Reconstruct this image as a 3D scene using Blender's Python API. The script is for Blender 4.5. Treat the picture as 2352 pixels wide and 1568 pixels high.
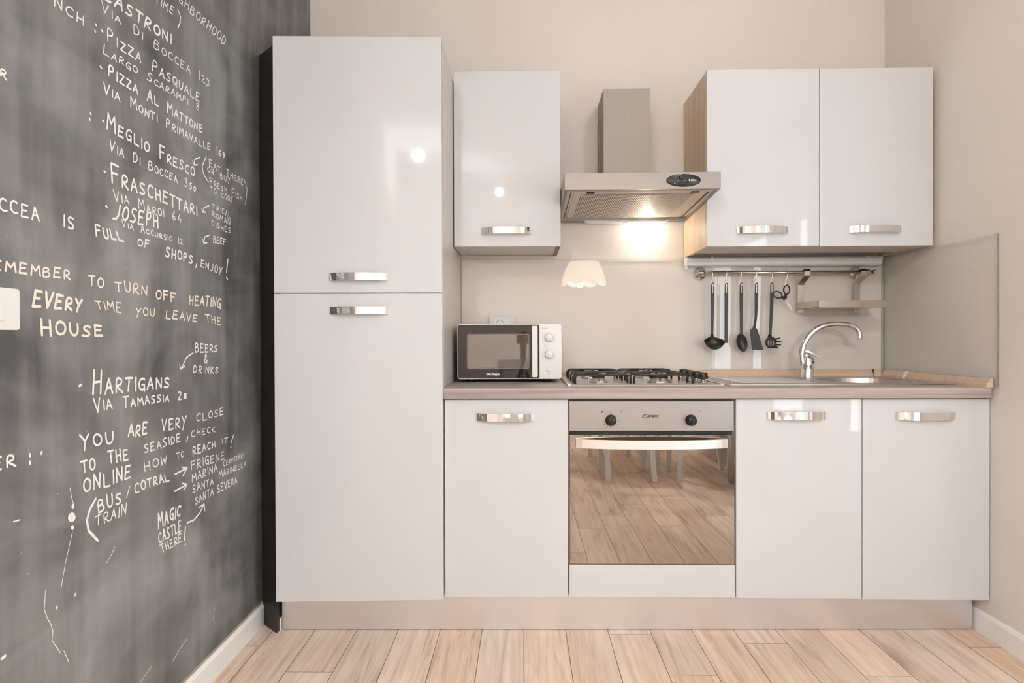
import bpy, bmesh, math, random
from mathutils import Vector, Matrix

for o in list(bpy.data.objects):
    bpy.data.objects.remove(o, do_unlink=True)
C = bpy.context.scene.collection
SC = bpy.context.scene
PI = math.pi
random.seed(7)

# ------------------------------------------------------------------ camera
cam_data = bpy.data.cameras.new('camera')
cam_data.sensor_width = 36.0
cam_data.lens = 20.853
cam_data.clip_start = 0.02
cam = bpy.data.objects.new('camera', cam_data)
C.objects.link(cam)
_R = Vector((0.99981487, 0.01892994, -0.00344588))
_U = Vector((0.00331646, 0.00686368, 0.99997095))
_F = Vector((-0.01895304, 0.99979725, -0.00679963))
cam.matrix_world = Matrix((( _R.x, _U.x, -_F.x, 0.88932), (_R.y, _U.y, -_F.y, -2.76378),
                           (_R.z, _U.z, -_F.z, 1.07664), (0, 0, 0, 1)))
SC.camera = cam

# ------------------------------------------------------------------ light and exposure
EXPOSURE = 0.19
P_WINDOW = 70.0
P_HOOD = 0.85
P_PENDANT = 45.0
P_A = 60.0
P_B = 15.0
P_FILL = 4.0
P_K = 6.0
WALL = (0.785, 0.73, 0.685)
DOOR = (0.67, 0.68, 0.70)
FLOOR_D = (0.42, 0.295, 0.205)
FLOOR_M = (0.70, 0.53, 0.405)
FLOOR_L = (0.84, 0.68, 0.56)
BOARD_D = (0.088, 0.088, 0.089)
BOARD_L = (0.335, 0.335, 0.335)
OVEN = (0.40, 0.365, 0.335)
SC.view_settings.view_transform = 'Standard'
SC.view_settings.look = 'None'
SC.view_settings.gamma = 1.0
SC.view_settings.use_curve_mapping = False
SC.view_settings.exposure = EXPOSURE
world = bpy.data.worlds.new('world')
SC.world = world
world.use_nodes = True
world.node_tree.nodes['Background'].inputs[0].default_value = (0.75, 0.87, 1.0, 1)
world.node_tree.nodes['Background'].inputs[1].default_value = 1.0

def area_light(name, loc, target, sx, sy, power, col):
    d = bpy.data.lights.new(name, 'AREA')
    d.shape = 'RECTANGLE'; d.size = sx; d.size_y = sy; d.energy = power; d.color = col
    o = bpy.data.objects.new(name, d); C.objects.link(o)
    o.location = loc
    o.rotation_euler = (Vector(target) - Vector(loc)).to_track_quat('-Z', 'Y').to_euler()
    return o

def bulb_light(name, loc, radius, power, col, parent=None, origin=(0, 0, 0)):
    d = bpy.data.lights.new(name, 'POINT')
    d.shadow_soft_size = radius; d.energy = power; d.color = col
    o = bpy.data.objects.new(name, d); C.objects.link(o)
    o.parent = parent
    o.location = Vector(loc) - Vector(origin)
    return o

DAY = (0.86, 0.93, 1.0)
WARM = (1.0, 0.86, 0.68)
LAMP = (0.965, 0.985, 1.0)
# daylight coming in through the glazed door in the right wall, behind the view
area_light('daylight_through_window', (2.66, -2.05, 1.19), (0.66, -2.05, 1.19), 2.26, 1.24, P_WINDOW, DAY)

# ------------------------------------------------------------------ room constants (metres)
XL, XR = -0.1007, 2.5528
YF = -5.3
ZC = 2.95

# ------------------------------------------------------------------ mesh builder
class MB:
    def __init__(self):
        self.bm = bmesh.new()

    def _merge(self, bm2, smooth=False, mi=0):
        for f in bm2.faces:
            f.smooth = smooth
            f.material_index = mi
        me = bpy.data.meshes.new('t')
        bm2.to_mesh(me); bm2.free()
        self.bm.from_mesh(me)
        bpy.data.meshes.remove(me)
        return self

    def box(self, x0, x1, y0, y1, z0, z1, bev=0.0, seg=2, mi=0):
        b = bmesh.new()
        bmesh.ops.create_cube(b, size=1.0)
        for v in b.verts:
            v.co = Vector(((x0 + x1) / 2 + v.co.x * (x1 - x0), (y0 + y1) / 2 + v.co.y * (y1 - y0),
                           (z0 + z1) / 2 + v.co.z * (z1 - z0)))
        if bev > 0:
            bmesh.ops.bevel(b, geom=list(b.edges), offset=bev, segments=seg, affect='EDGES', profile=0.5)
        return self._merge(b, False, mi)

    def boxr(self, x0, x1, y0, y1, z0, z1, r, axis='y', seg=6, mi=0, edge=0.0):
        """box with its four edges along one axis rounded by r"""
        b = bmesh.new()
        bmesh.ops.create_cube(b, size=1.0)
        for v in b.verts:
            v.co = Vector(((x0 + x1) / 2 + v.co.x * (x1 - x0), (y0 + y1) / 2 + v.co.y * (y1 - y0),
                           (z0 + z1) / 2 + v.co.z * (z1 - z0)))
        k = 'xyz'.index(axis)
        es = [e for e in b.edges if abs((e.verts[0].co - e.verts[1].co)[k]) > 1e-9]
        bmesh.ops.bevel(b, geom=es, offset=r, segments=seg, affect='EDGES', profile=0.5)
        if edge > 0:
            es = [e for e in b.edges if abs((e.verts[0].co - e.verts[1].co)[k]) < 1e-9 and len(e.link_faces) == 2
                  and e.calc_face_angle() > 1.0]
            bmesh.ops.bevel(b, geom=es, offset=edge, segments=2, affect='EDGES', profile=0.5)
        return self._merge(b, False, mi)

    def prism(self, pts, axis, a, b_, smooth=False, mi=0, bev=0.0):
        """polygon pts (2D, in the plane normal to axis) extruded from a to b_"""
        b = bmesh.new()
        def mk(p, q):
            if axis == 'y': return Vector((p[0], q, p[1]))
            if axis == 'x': return Vector((q, p[0], p[1]))
            return Vector((p[0], p[1], q))
        v0 = [b.verts.new(mk(p, a)) for p in pts]
        v1 = [b.verts.new(mk(p, b_)) for p in pts]
        n = len(pts)
        b.faces.new(v0); b.faces.new(list(reversed(v1)))
        for i in range(n):
            b.faces.new((v0[i], v0[(i + 1) % n], v1[(i + 1) % n], v1[i]))
        bmesh.ops.recalc_face_normals(b, faces=list(b.faces))
        if bev > 0:
            es = [e for e in b.edges if len(e.link_faces) == 2 and e.calc_face_angle() > 0.9]
            bmesh.ops.bevel(b, geom=es, offset=bev, segments=2, affect='EDGES', profile=0.5)
        return self._merge(b, smooth, mi)

    def cyl(self, p, q, r, r2=None, seg=32, bev=0.0, smooth=True, mi=0):
        p, q = Vector(p), Vector(q)
        r2 = r if r2 is None else r2
        d = (q - p)
        L = d.length
        prof = [(0, 0), (r, 0), (r2, L), (0, L)]
        if bev > 0:
            prof = [(0, 0), (r - bev, 0), (r - bev * .3, bev * .3), (r, bev), (r2, L - bev), (r2 - bev * .3, L - bev * .3), (r2 - bev, L), (0, L)]
        return self.lathe(prof, p, d.normalized(), seg, smooth, mi)

    def lathe(self, prof, origin, axis, seg=32, smooth=True, mi=0, sx=1.0, sy=1.0):
        axis = Vector(axis).normalized()
        ref = Vector((0, 0, 1)) if abs(axis.z) < 0.9 else Vector((1, 0, 0))
        u = ref.cross(axis).normalized(); w = axis.cross(u)
        o = Vector(origin)
        b = bmesh.new()
        rings = []
        for r, h in prof:
            if r < 1e-9:
                rings.append([b.verts.new(o + axis * h)])
            else:
                rings.append([b.verts.new(o + axis * h + u * (r * sx * math.cos(2 * PI * i / seg)) + w * (r * sy * math.sin(2 * PI * i / seg))) for i in range(seg)])
        for A, B in zip(rings, rings[1:]):
            if len(A) == 1 and len(B) == 1: continue
            for i in range(seg):
                j = (i + 1) % seg
                if len(A) == 1: b.faces.new((A[0], B[i], B[j]))
                elif len(B) == 1: b.faces.new((A[i], A[j], B[0]))
                else: b.faces.new((A[i], A[j], B[j], B[i]))
        bmesh.ops.recalc_face_normals(b, faces=list(b.faces))
        self._merge(b, smooth, mi)
        return self

    def tube(self, pts, r, seg=10, smooth=True, mi=0, flat=None, cap=True):
        """tube along points; r a number or a list; flat=(a,b, ref) gives an elliptic/flat section"""
        pts = [Vector(p) for p in pts]
        n = len(pts)
        rs = r if isinstance(r, (list, tuple)) else [r] * n
        b = bmesh.new()
        rings = []
        up = None
        for i, p in enumerate(pts):
            t = (pts[min(i + 1, n - 1)] - pts[max(i - 1, 0)])
            if t.length < 1e-9: t = Vector((0, 0, 1))
            t.normalize()
            if up is None:
                ref = Vector(flat[2]) if flat else (Vector((0, 0, 1)) if abs(t.z) < 0.9 else Vector((0, 1, 0)))
                up = (ref - t * ref.dot(t)).normalized()
            else:
                up = (up - t * up.dot(t)).normalized()
            sd = t.cross(up)
            fa, fb = (flat[0], flat[1]) if flat else (1, 1)
            rings.append([b.verts.new(p + up * (rs[i] * fa * math.cos(2 * PI * k / seg)) + sd * (rs[i] * fb * math.sin(2 * PI * k / seg))) for k in range(seg)])
        for A, B in zip(rings, rings[1:]):
            for k in range(seg):
                b.faces.new((A[k], A[(k + 1) % seg], B[(k + 1) % seg], B[k]))
        if cap:
            b.faces.new(rings[0]); b.faces.new(rings[-1])
        bmesh.ops.recalc_face_normals(b, faces=list(b.faces))
        return self._merge(b, smooth, mi)

    def strip(self, pts, w, t, wdir, smooth=False, mi=0, ws=None):
        """flat bar of width w (along wdir) and thickness t swept along pts"""
        pts = [Vector(p) for p in pts]
        wd = Vector(wdir).normalized()
        n = len(pts)
        b = bmesh.new(); rings = []
        for i, p in enumerate(pts):
            tg = (pts[min(i + 1, n - 1)] - pts[max(i - 1, 0)]).normalized()
            nn = tg.cross(wd).normalized()
            ww = (ws[i] if ws else w) / 2
            rings.append([b.verts.new(p + wd * a * ww + nn * c * t / 2) for a, c in ((-1, -1), (1, -1), (1, 1), (-1, 1))])
        for A, B in zip(rings, rings[1:]):
            for k in range(4):
                b.faces.new((A[k], A[(k + 1) % 4], B[(k + 1) % 4], B[k]))
        b.faces.new(rings[0]); b.faces.new(rings[-1])
        bmesh.ops.recalc_face_normals(b, faces=list(b.faces))
        return self._merge(b, smooth, mi)

    def grid(self, fn, nu, nv, smooth=True, closed_u=False, thick=0.0, mi=0):
        b = bmesh.new()
        V = [[b.verts.new(fn(i / (nu if closed_u else nu - 1), j / (nv - 1))) for j in range(nv)] for i in range(nu)]
        for i in range(nu if closed_u else nu - 1):
            for j in range(nv - 1):
                k = (i + 1) % nu
                b.faces.new((V[i][j], V[k][j], V[k][j + 1], V[i][j + 1]))
        bmesh.ops.recalc_face_normals(b, faces=list(b.faces))
        if thick:
            bmesh.ops.solidify(b, geom=list(b.faces), thickness=thick)
        return self._merge(b, smooth, mi)

    def text(self, body, size, loc, rot, extrude=0.0, shear=0.0, width=None, align='LEFT', mi=0, bold=0.0):
        cu = bpy.data.curves.new('t', 'FONT')
        cu.body = body; cu.size = size; cu.extrude = extrude; cu.shear = shear; cu.align_x = align; cu.offset = bold
        ob = bpy.data.objects.new('t', cu)
        C.objects.link(ob)
        bpy.context.view_layer.update()
        me = bpy.data.meshes.new_from_object(ob.evaluated_get(bpy.context.evaluated_depsgraph_get()))
        bpy.data.objects.remove(ob, do_unlink=True)
        b = bmesh.new(); b.from_mesh(me)
        bpy.data.meshes.remove(me)
        if width:
            xs = [v.co.x for v in b.verts]
            k = width / (max(xs) - min(xs)); x0 = min(xs)
            for v in b.verts: v.co.x = (v.co.x - x0) * k
        M = Matrix.Translation(Vector(loc)) @ rot
        for v in b.verts: v.co = M @ v.co
        return self._merge(b, False, mi)

    def rotz(self, ang, px, py):
        M = Matrix.Translation((px, py, 0)) @ Matrix.Rotation(ang, 4, 'Z') @ Matrix.Translation((-px, -py, 0))
        for v in self.bm.verts: v.co = M @ v.co
        return self

    def xform(self, M):
        for v in self.bm.verts: v.co = M @ v.co
        return self

FACING = Matrix.Rotation(PI / 2, 4, 'X')       # lettering upright, facing the room

ORG = {}
def finish(name, mb, mat, origin, parent=None, auto=False):
    me = bpy.data.meshes.new(name)
    o_ = Vector(origin)
    for v in mb.bm.verts: v.co -= o_
    mb.bm.to_mesh(me); mb.bm.free()
    for m in (mat if isinstance(mat, (list, tuple)) else [mat]): me.materials.append(m)
    ob = bpy.data.objects.new(name, me)
    C.objects.link(ob)
    ORG[ob.name] = o_
    if parent is not None: ob.parent = parent
    else: ob.location = o_
    return ob

def thing(name, label, cat, loc, group=None):
    o = bpy.data.objects.new(name, None)
    o.empty_display_size = 0.05
    C.objects.link(o)
    o.location = loc; ORG[o.name] = Vector(loc)
    return tag(o, label, cat, group)

def tag(o, label, cat, group=None):
    o['label'] = label; o['category'] = cat
    if group: o['group'] = group
    return o

def part(name, mb, mat, parent, label=None):
    o = finish(name, mb, mat, ORG[parent.name], parent)
    if label: o['label'] = label
    return o

def solo(name, mb, mat, label, cat, loc, group=None):
    return tag(finish(name, mb, mat, loc), label, cat, group)

def struct(name, mb, mat, loc=(0, 0, 0)):
    o = finish(name, mb, mat, loc)
    o['kind'] = 'structure'
    return o

def copy_tree(root, delta, label, group=None):
    """copy of a thing with copies of its parts and sub-parts"""
    def rec(o, parent):
        c = o.copy(); C.objects.link(c)
        c.parent = parent
        for ch in [k for k in o.children]: rec(ch, c)
        return c
    r = rec(root, None)
    r.location = Vector(root.location) + Vector(delta)
    ORG[r.name] = ORG[root.name] + Vector(delta)
    r['label'] = label
    if group: r['group'] = group
    return r

# ------------------------------------------------------------------ materials
def s2l(c):
    return tuple((x / 12.92 if x <= 0.04045 else ((x + 0.055) / 1.055) ** 2.4) for x in (v / 255 for v in c))

def new_mat(name):
    m = bpy.data.materials.new(name); m.use_nodes = True
    nt = m.node_tree
    return m, nt, nt.nodes, nt.links, nt.nodes['Principled BSDF']

def pmat(name, col, rough=0.5, metal=0.0, spec=0.5, coat=0.0, coat_r=0.05, noise=0.0, nscale=8.0, stretch=(1, 1, 1), bump=0.0, bscale=200.0):
    m, nt, N, Lk, P = new_mat(name)
    P.inputs['Base Color'].default_value = (*col, 1)
    P.inputs['Roughness'].default_value = rough
    P.inputs['Metallic'].default_value = metal
    P.inputs['Specular IOR Level'].default_value = spec
    P.inputs['Coat Weight'].default_value = coat
    P.inputs['Coat Roughness'].default_value = coat_r
    if noise or bump:
        tc = N.new('ShaderNodeTexCoord'); mp = N.new('ShaderNodeMapping')
        mp.inputs['Scale'].default_value = stretch
        Lk.new(tc.outputs['Object'], mp.inputs[0])
    if noise:
        nz = N.new('ShaderNodeTexNoise'); nz.inputs['Scale'].default_value = nscale; nz.inputs['Detail'].default_value = 6
        Lk.new(mp.outputs[0], nz.inputs['Vector'])
        rp = N.new('ShaderNodeValToRGB')
        rp.color_ramp.elements[0].position = 0.3; rp.color_ramp.elements[1].position = 0.7
        rp.color_ramp.elements[0].color = (*[c * (1 - noise) for c in col], 1)
        rp.color_ramp.elements[1].color = (*[min(1, c * (1 + noise)) for c in col], 1)
        Lk.new(nz.outputs[0], rp.inputs[0]); Lk.new(rp.outputs[0], P.inputs['Base Color'])
    if bump:
        nb = N.new('ShaderNodeTexNoise'); nb.inputs['Scale'].default_value = bscale; nb.inputs['Detail'].default_value = 3
        Lk.new(mp.outputs[0], nb.inputs['Vector'])
        bp = N.new('ShaderNodeBump'); bp.inputs['Strength'].default_value = bump; bp.inputs['Distance'].default_value = 0.002
        Lk.new(nb.outputs[0], bp.inputs['Height']); Lk.new(bp.outputs[0], P.inputs['Normal'])
    return m

def emat(name, col, strength):
    m, nt, N, Lk, P = new_mat(name)
    P.inputs['Base Color'].default_value = (*col, 1)
    P.inputs['Emission Color'].default_value = (*col, 1)
    P.inputs['Emission Strength'].default_value = strength
    return m

def glassmat(name, tint=(1.0, 1.0, 1.0), ior=1.5):
    """thin pane: lets light straight through and mirrors by the Fresnel law"""
    m, nt, N, Lk, P = new_mat(name)
    N.remove(P)
    out = [n for n in N if n.type == 'OUTPUT_MATERIAL'][0]
    tr = N.new('ShaderNodeBsdfTransparent'); tr.inputs[0].default_value = (*tint, 1)
    gl = N.new('ShaderNodeBsdfGlossy'); gl.inputs['Roughness'].default_value = 0.0
    fr = N.new('ShaderNodeFresnel'); fr.inputs[0].default_value = ior
    mx = N.new('ShaderNodeMixShader')
    ge = N.new('ShaderNodeNewGeometry'); inv = N.new('ShaderNodeMath'); inv.operation = 'SUBTRACT'; inv.inputs[0].default_value = 1.0
    mu = N.new('ShaderNodeMath'); mu.operation = 'MULTIPLY'
    Lk.new(ge.outputs['Backfacing'], inv.inputs[1]); Lk.new(inv.outputs[0], mu.inputs[0]); Lk.new(fr.outputs[0], mu.inputs[1])
    Lk.new(mu.outputs[0], mx.inputs[0]); Lk.new(tr.outputs[0], mx.inputs[1]); Lk.new(gl.outputs[0], mx.inputs[2])
    Lk.new(mx.outputs[0], out.inputs['Surface'])
    return m

def woodmat(name, c1, c2, axis='x', scale=1.0, rough=0.5):
    """wood decor with fine grain running along axis"""
    m, nt, N, Lk, P = new_mat(name)
    tc = N.new('ShaderNodeTexCoord'); mp = N.new('ShaderNodeMapping')
    st = {'x': (1.2, 40, 40), 'y': (40, 1.2, 40), 'z': (40, 40, 1.2)}[axis]
    mp.inputs['Scale'].default_value = tuple(s * scale for s in st)
    Lk.new(tc.outputs['Object'], mp.inputs[0])
    nz = N.new('ShaderNodeTexNoise'); nz.inputs['Scale'].default_value = 1.6; nz.inputs['Detail'].default_value = 6
    nz.inputs['Distortion'].default_value = 0.6
    Lk.new(mp.outputs[0], nz.inputs['Vector'])
    rp = N.new('ShaderNodeValToRGB')
    rp.color_ramp.elements[0].position = 0.32; rp.color_ramp.elements[1].position = 0.68
    rp.color_ramp.elements[0].color = (*c1, 1); rp.color_ramp.elements[1].color = (*c2, 1)
    Lk.new(nz.outputs[0], rp.inputs[0]); Lk.new(rp.outputs[0], P.inputs['Base Color'])
    P.inputs['Roughness'].default_value = rough
    return m

def floormat():
    """grey-pink wood planks 154 mm wide laid along y, butt joints staggered"""
    m, nt, N, Lk, P = new_mat('wood_plank_floor')
    def math_(op, a, b=None, c=None):
        n = N.new('ShaderNodeMath'); n.operation = op
        for i, x in enumerate((a, b, c)):
            if x is None: continue
            if isinstance(x, (int, float)): n.inputs[i].default_value = x
            else: Lk.new(x, n.inputs[i])
        return n.outputs[0]
    tc = N.new('ShaderNodeTexCoord'); sp = N.new('ShaderNodeSeparateXYZ')
    Lk.new(tc.outputs['Object'], sp.inputs[0])
    W, LEN = 0.1540, 1.20
    u = math_('DIVIDE', math_('SUBTRACT', sp.outputs[0], 0.888 - 20 * W), W)
    iu = math_('FLOOR', u); fu = math_('FRACT', u)
    wn = N.new('ShaderNodeTexWhiteNoise'); wn.noise_dimensions = '1D'
    Lk.new(iu, wn.inputs['W'])
    v = math_('ADD', math_('DIVIDE', sp.outputs[1], LEN), math_('MULTIPLY', wn.outputs[0], 7.0))
    iv = math_('FLOOR', v); fv = math_('FRACT', v)
    cid = N.new('ShaderNodeCombineXYZ'); Lk.new(iu, cid.inputs[0]); Lk.new(iv, cid.inputs[1])
    w2 = N.new('ShaderNodeTexWhiteNoise'); w2.noise_dimensions = '2D'; Lk.new(cid.outputs[0], w2.inputs['Vector'])
    # grain, shifted per plank
    off = N.new('ShaderNodeVectorMath'); off.operation = 'SCALE'; Lk.new(w2.outputs['Color'], off.inputs[0]); off.inputs['Scale'].default_value = 13.0
    add = N.new('ShaderNodeVectorMath'); add.operation = 'ADD'
    Lk.new(tc.outputs['Object'], add.inputs[0]); Lk.new(off.outputs[0], add.inputs[1])
    mp = N.new('ShaderNodeMapping'); mp.inputs['Scale'].default_value = (22, 1.6, 1)
    Lk.new(add.outputs[0], mp.inputs[0])
    g1 = N.new('ShaderNodeTexNoise'); g1.inputs['Scale'].default_value = 1.0; g1.inputs['Detail'].default_value = 8; g1.inputs['Distortion'].default_value = 1.6; g1.inputs['Roughness'].default_value = 0.62
    Lk.new(mp.outputs[0], g1.inputs['Vector'])
    mp2 = N.new('ShaderNodeMapping'); mp2.inputs['Scale'].default_value = (120, 3, 1)
    Lk.new(add.outputs[0], mp2.inputs[0])
    g2 = N.new('ShaderNodeTexNoise'); g2.inputs['Scale'].default_value = 1.0; g2.inputs['Detail'].default_value = 3
    Lk.new(mp2.outputs[0], g2.inputs['Vector'])
    mp3 = N.new('ShaderNodeMapping'); mp3.inputs['Scale'].default_value = (5.5, 2.0, 1)
    Lk.new(add.outputs[0], mp3.inputs[0])
    g3 = N.new('ShaderNodeTexNoise'); g3.inputs['Scale'].default_value = 1.0; g3.inputs['Detail'].default_value = 3; g3.inputs['Distortion'].default_value = 0.8
    Lk.new(mp3.outputs[0], g3.inputs['Vector'])
    t = math_('ADD', math_('MULTIPLY', g1.outputs[0], 0.55), math_('ADD', math_('MULTIPLY', g2.outputs[0], 0.2), math_('MULTIPLY', g3.outputs[0], 0.3)))
    rp = N.new('ShaderNodeValToRGB')
    E = rp.color_ramp.elements
    E[0].position = 0.36; E[0].color = (*FLOOR_D, 1)
    E[1].position = 0.62; E[1].color = (*FLOOR_L, 1)
    e = E.new(0.48); e.color = (*FLOOR_M, 1)
    Lk.new(t, rp.inputs[0])
    hv = N.new('ShaderNodeHueSaturation')
    Lk.new(rp.outputs[0], hv.inputs['Color'])
    Lk.new(math_('ADD', math_('MULTIPLY', w2.outputs[0], 0.17), 0.915), hv.inputs['Value'])
    w3 = N.new('ShaderNodeSeparateColor'); Lk.new(w2.outputs['Color'], w3.inputs[0])
    Lk.new(math_('ADD', math_('MULTIPLY', w3.outputs[1], 0.34), 0.84), hv.inputs['Saturation'])
    # joints
    eu = math_('MINIMUM', fu, math_('SUBTRACT', 1.0, fu))
    ev = math_('MINIMUM', fv, math_('SUBTRACT', 1.0, fv))
    gu = math_('LESS_THAN', eu, 0.0013 / W); gv = math_('LESS_THAN', ev, 0.0011 / LEN)
    gap = math_('MAXIMUM', gu, gv)
    mx = N.new('ShaderNodeMix'); mx.data_type = 'RGBA'
    Lk.new(gap, mx.inputs[0]); Lk.new(hv.outputs[0], mx.inputs[6]); mx.inputs[7].default_value = (0.14, 0.085, 0.055, 1)
    Lk.new(mx.outputs[2], P.inputs['Base Color'])
    P.inputs['Roughness'].default_value = 0.42
    bp = N.new('ShaderNodeBump'); bp.inputs['Strength'].default_value = 0.15; bp.inputs['Distance'].default_value = 0.002
    hgt = math_('SUBTRACT', g1.outputs[0], gap)
    Lk.new(hgt, bp.inputs['Height']); Lk.new(bp.outputs[0], P.inputs['Normal'])
    return m

def chalkboardmat():
    """black-grey blackboard paint with wiped chalk dust in vertical smears and clouds"""
    m, nt, N, Lk, P = new_mat('blackboard_paint')
    tc = N.new('ShaderNodeTexCoord')
    def noise(scale, detail, dist=0.0, rot=0.0):
        mp = N.new('ShaderNodeMapping'); mp.inputs['Scale'].default_value = scale; mp.inputs['Rotation'].default_value = (rot, 0, 0)
        Lk.new(tc.outputs['Object'], mp.inputs[0])
        n = N.new('ShaderNodeTexNoise'); n.inputs['Scale'].default_value = 1.0; n.inputs['Detail'].default_value = detail; n.inputs['Distortion'].default_value = dist
        Lk.new(mp.outputs[0], n.inputs['Vector'])
        return n.outputs[0]
    def math_(op, a, b):
        n = N.new('ShaderNodeMath'); n.operation = op
        for i, x in enumerate((a, b)):
            if isinstance(x, (int, float)): n.inputs[i].default_value = x
            else: Lk.new(x, n.inputs[i])
        return n.outputs[0]
    a = noise((1, 2.6, 2.2), 5, 1.2)
    b = noise((1, 11, 1.3), 4, 0.5)
    c = noise((1, 2.2, 8), 4, 1.0, 0.6)
    d = noise((1, 45, 2.5), 3)
    t = math_('ADD', math_('ADD', math_('MULTIPLY', a, 0.48), math_('MULTIPLY', b, 0.28)), math_('ADD', math_('MULTIPLY', c, 0.2), math_('MULTIPLY', d, 0.06)))
    rp = N.new('ShaderNodeValToRGB')
    E = rp.color_ramp.elements
    E[0].position = 0.38; E[0].color = (*BOARD_D, 1)
    E[1].position = 0.68; E[1].color = (*BOARD_L, 1)
    Lk.new(t, rp.inputs[0])
    # chalk specks
    vo = N.new('ShaderNodeTexVoronoi'); vo.inputs['Scale'].default_value = 22.0
    Lk.new(tc.outputs['Object'], vo.inputs['Vector'])
    sp = math_('LESS_THAN', vo.outputs['Distance'], 0.035)
    mx = N.new('ShaderNodeMix'); mx.data_type = 'RGBA'
    Lk.new(math_('MULTIPLY', sp, 0.5), mx.inputs[0]); Lk.new(rp.outputs[0], mx.inputs[6]); mx.inputs[7].default_value = (0.6, 0.6, 0.58, 1)
    Lk.new(mx.outputs[2], P.inputs['Base Color'])
    P.inputs['Roughness'].default_value = 0.55
    P.inputs['Specular IOR Level'].default_value = 0.35
    return m

def steelmat(name, col, rough, axis='x', str_=0.10):
    """brushed stainless steel, brushing along axis"""
    m, nt, N, Lk, P = new_mat(name)
    tc = N.new('ShaderNodeTexCoord'); mp = N.new('ShaderNodeMapping')
    mp.inputs['Scale'].default_value = {'x': (3, 300, 300), 'y': (300, 3, 300), 'z': (300, 300, 3)}[axis]
    Lk.new(tc.outputs['Object'], mp.inputs[0])
    n = N.new('ShaderNodeTexNoise'); n.inputs['Scale'].default_value = 1.0; n.inputs['Detail'].default_value = 4
    Lk.new(mp.outputs[0], n.inputs['Vector'])
    mr = N.new('ShaderNodeMapRange')
    mr.inputs['To Min'].default_value = max(0.02, rough - str_); mr.inputs['To Max'].default_value = rough + str_
    Lk.new(n.outputs[0], mr.inputs[0]); Lk.new(mr.outputs[0], P.inputs['Roughness'])
    P.inputs['Base Color'].default_value = (*col, 1)
    P.inputs['Metallic'].default_value = 1.0
    return m

M = {}
M['wall'] = pmat('beige_wall_paint', WALL, 0.85, noise=0.015, nscale=3.0, bump=0.05, bscale=150)
M['ceiling'] = pmat('white_ceiling_paint', (0.80, 0.78, 0.75), 0.9, noise=0.01)
M['floor'] = floormat()
M['board'] = chalkboardmat()
M['black_filler'] = pmat('black_painted_filler', (0.02, 0.018, 0.016), 0.6, noise=0.35, nscale=14.0)
M['skirt'] = pmat('white_skirting_paint', (0.90, 0.90, 0.89), 0.35, noise=0.02, nscale=5)
M['skirt_edge'] = pmat('skirting_raw_edge', (0.52, 0.45, 0.34), 0.6, noise=0.1, nscale=20)
M['gloss'] = pmat('gloss_white_lacquer', DOOR, 0.035, spec=0.36)
M['carcass'] = pmat('off_white_melamine', (0.61, 0.55, 0.505), 0.35, noise=0.01)
M['oak'] = woodmat('light_oak_decor', s2l((218, 188, 158)), s2l((236, 208, 178)), 'z', 1.0, 0.45)
M['worktop'] = woodmat('pale_ash_laminate', s2l((152, 140, 135)), s2l((184, 174, 170)), 'x', 1.0, 0.4)
M['upstand'] = woodmat('oak_strip', s2l((205, 176, 152)), s2l((222, 196, 173)), 'x', 1.0, 0.4)
M['chipboard'] = pmat('raw_board_edge', (0.30, 0.23, 0.17), 0.8, noise=0.2, nscale=60)
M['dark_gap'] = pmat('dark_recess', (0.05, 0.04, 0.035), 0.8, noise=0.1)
M['plinth'] = steelmat('brushed_aluminium', (0.80, 0.80, 0.83), 0.40, 'x', 0.03)
M['steel'] = steelmat('brushed_steel', (0.56, 0.52, 0.49), 0.36, 'x', 0.08)
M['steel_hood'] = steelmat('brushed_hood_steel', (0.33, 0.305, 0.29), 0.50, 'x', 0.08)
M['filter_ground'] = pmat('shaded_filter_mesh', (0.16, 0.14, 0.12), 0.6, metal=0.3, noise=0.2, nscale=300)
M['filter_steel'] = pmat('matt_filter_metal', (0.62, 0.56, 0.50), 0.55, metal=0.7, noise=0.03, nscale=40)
M['hob_steel'] = steelmat('polished_hob_steel', (0.74, 0.71, 0.68), 0.28, 'x', 0.08)
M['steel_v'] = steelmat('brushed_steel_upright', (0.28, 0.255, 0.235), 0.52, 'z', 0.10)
M['steel_soft'] = steelmat('satin_steel', (0.60, 0.55, 0.50), 0.22, 'x', 0.06)
M['chrome'] = pmat('chrome', (0.90, 0.89, 0.88), 0.04, metal=1.0)
M['black_metal'] = pmat('black_enamel', (0.014, 0.012, 0.011), 0.30, noise=0.1)
M['black_plastic'] = pmat('black_plastic', (0.013, 0.012, 0.012), 0.32, noise=0.1)
M['nylon'] = pmat('black_nylon', (0.026, 0.021, 0.018), 0.38, noise=0.1)
M['print_black'] = pmat('black_print', (0.02, 0.02, 0.02), 0.6)
M['print_grey'] = pmat('grey_print', (0.28, 0.27, 0.27), 0.6)
M['print_white'] = pmat('white_print', (0.85, 0.85, 0.85), 0.6)
M['white_plastic'] = pmat('white_plastic', (0.80, 0.79, 0.78), 0.3, noise=0.01)
M['socket_grey'] = pmat('pale_lilac_plastic', (0.70, 0.69, 0.73), 0.3, noise=0.01)
M['mw_glass'] = pmat('dark_oven_glass', (0.022, 0.017, 0.015), 0.03, spec=0.6)
M['mw_window'] = pmat('grey_mesh_window', (0.12, 0.095, 0.082), 0.03, noise=0.05, nscale=500)
M['mw_window'].node_tree.nodes['Principled BSDF'].inputs['IOR'].default_value = 2.3
M['mw_rim'] = pmat('window_rim_grey', (0.20, 0.165, 0.155), 0.08, spec=0.6)
M['chalk'] = pmat('white_chalk', (0.88, 0.86, 0.82), 0.95, noise=0.08, nscale=120)
M['chalk_warm'] = pmat('cream_chalk', (0.88, 0.80, 0.70), 0.95, noise=0.10, nscale=120)
M['pane'] = glassmat('clear_glass_pane')
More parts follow.
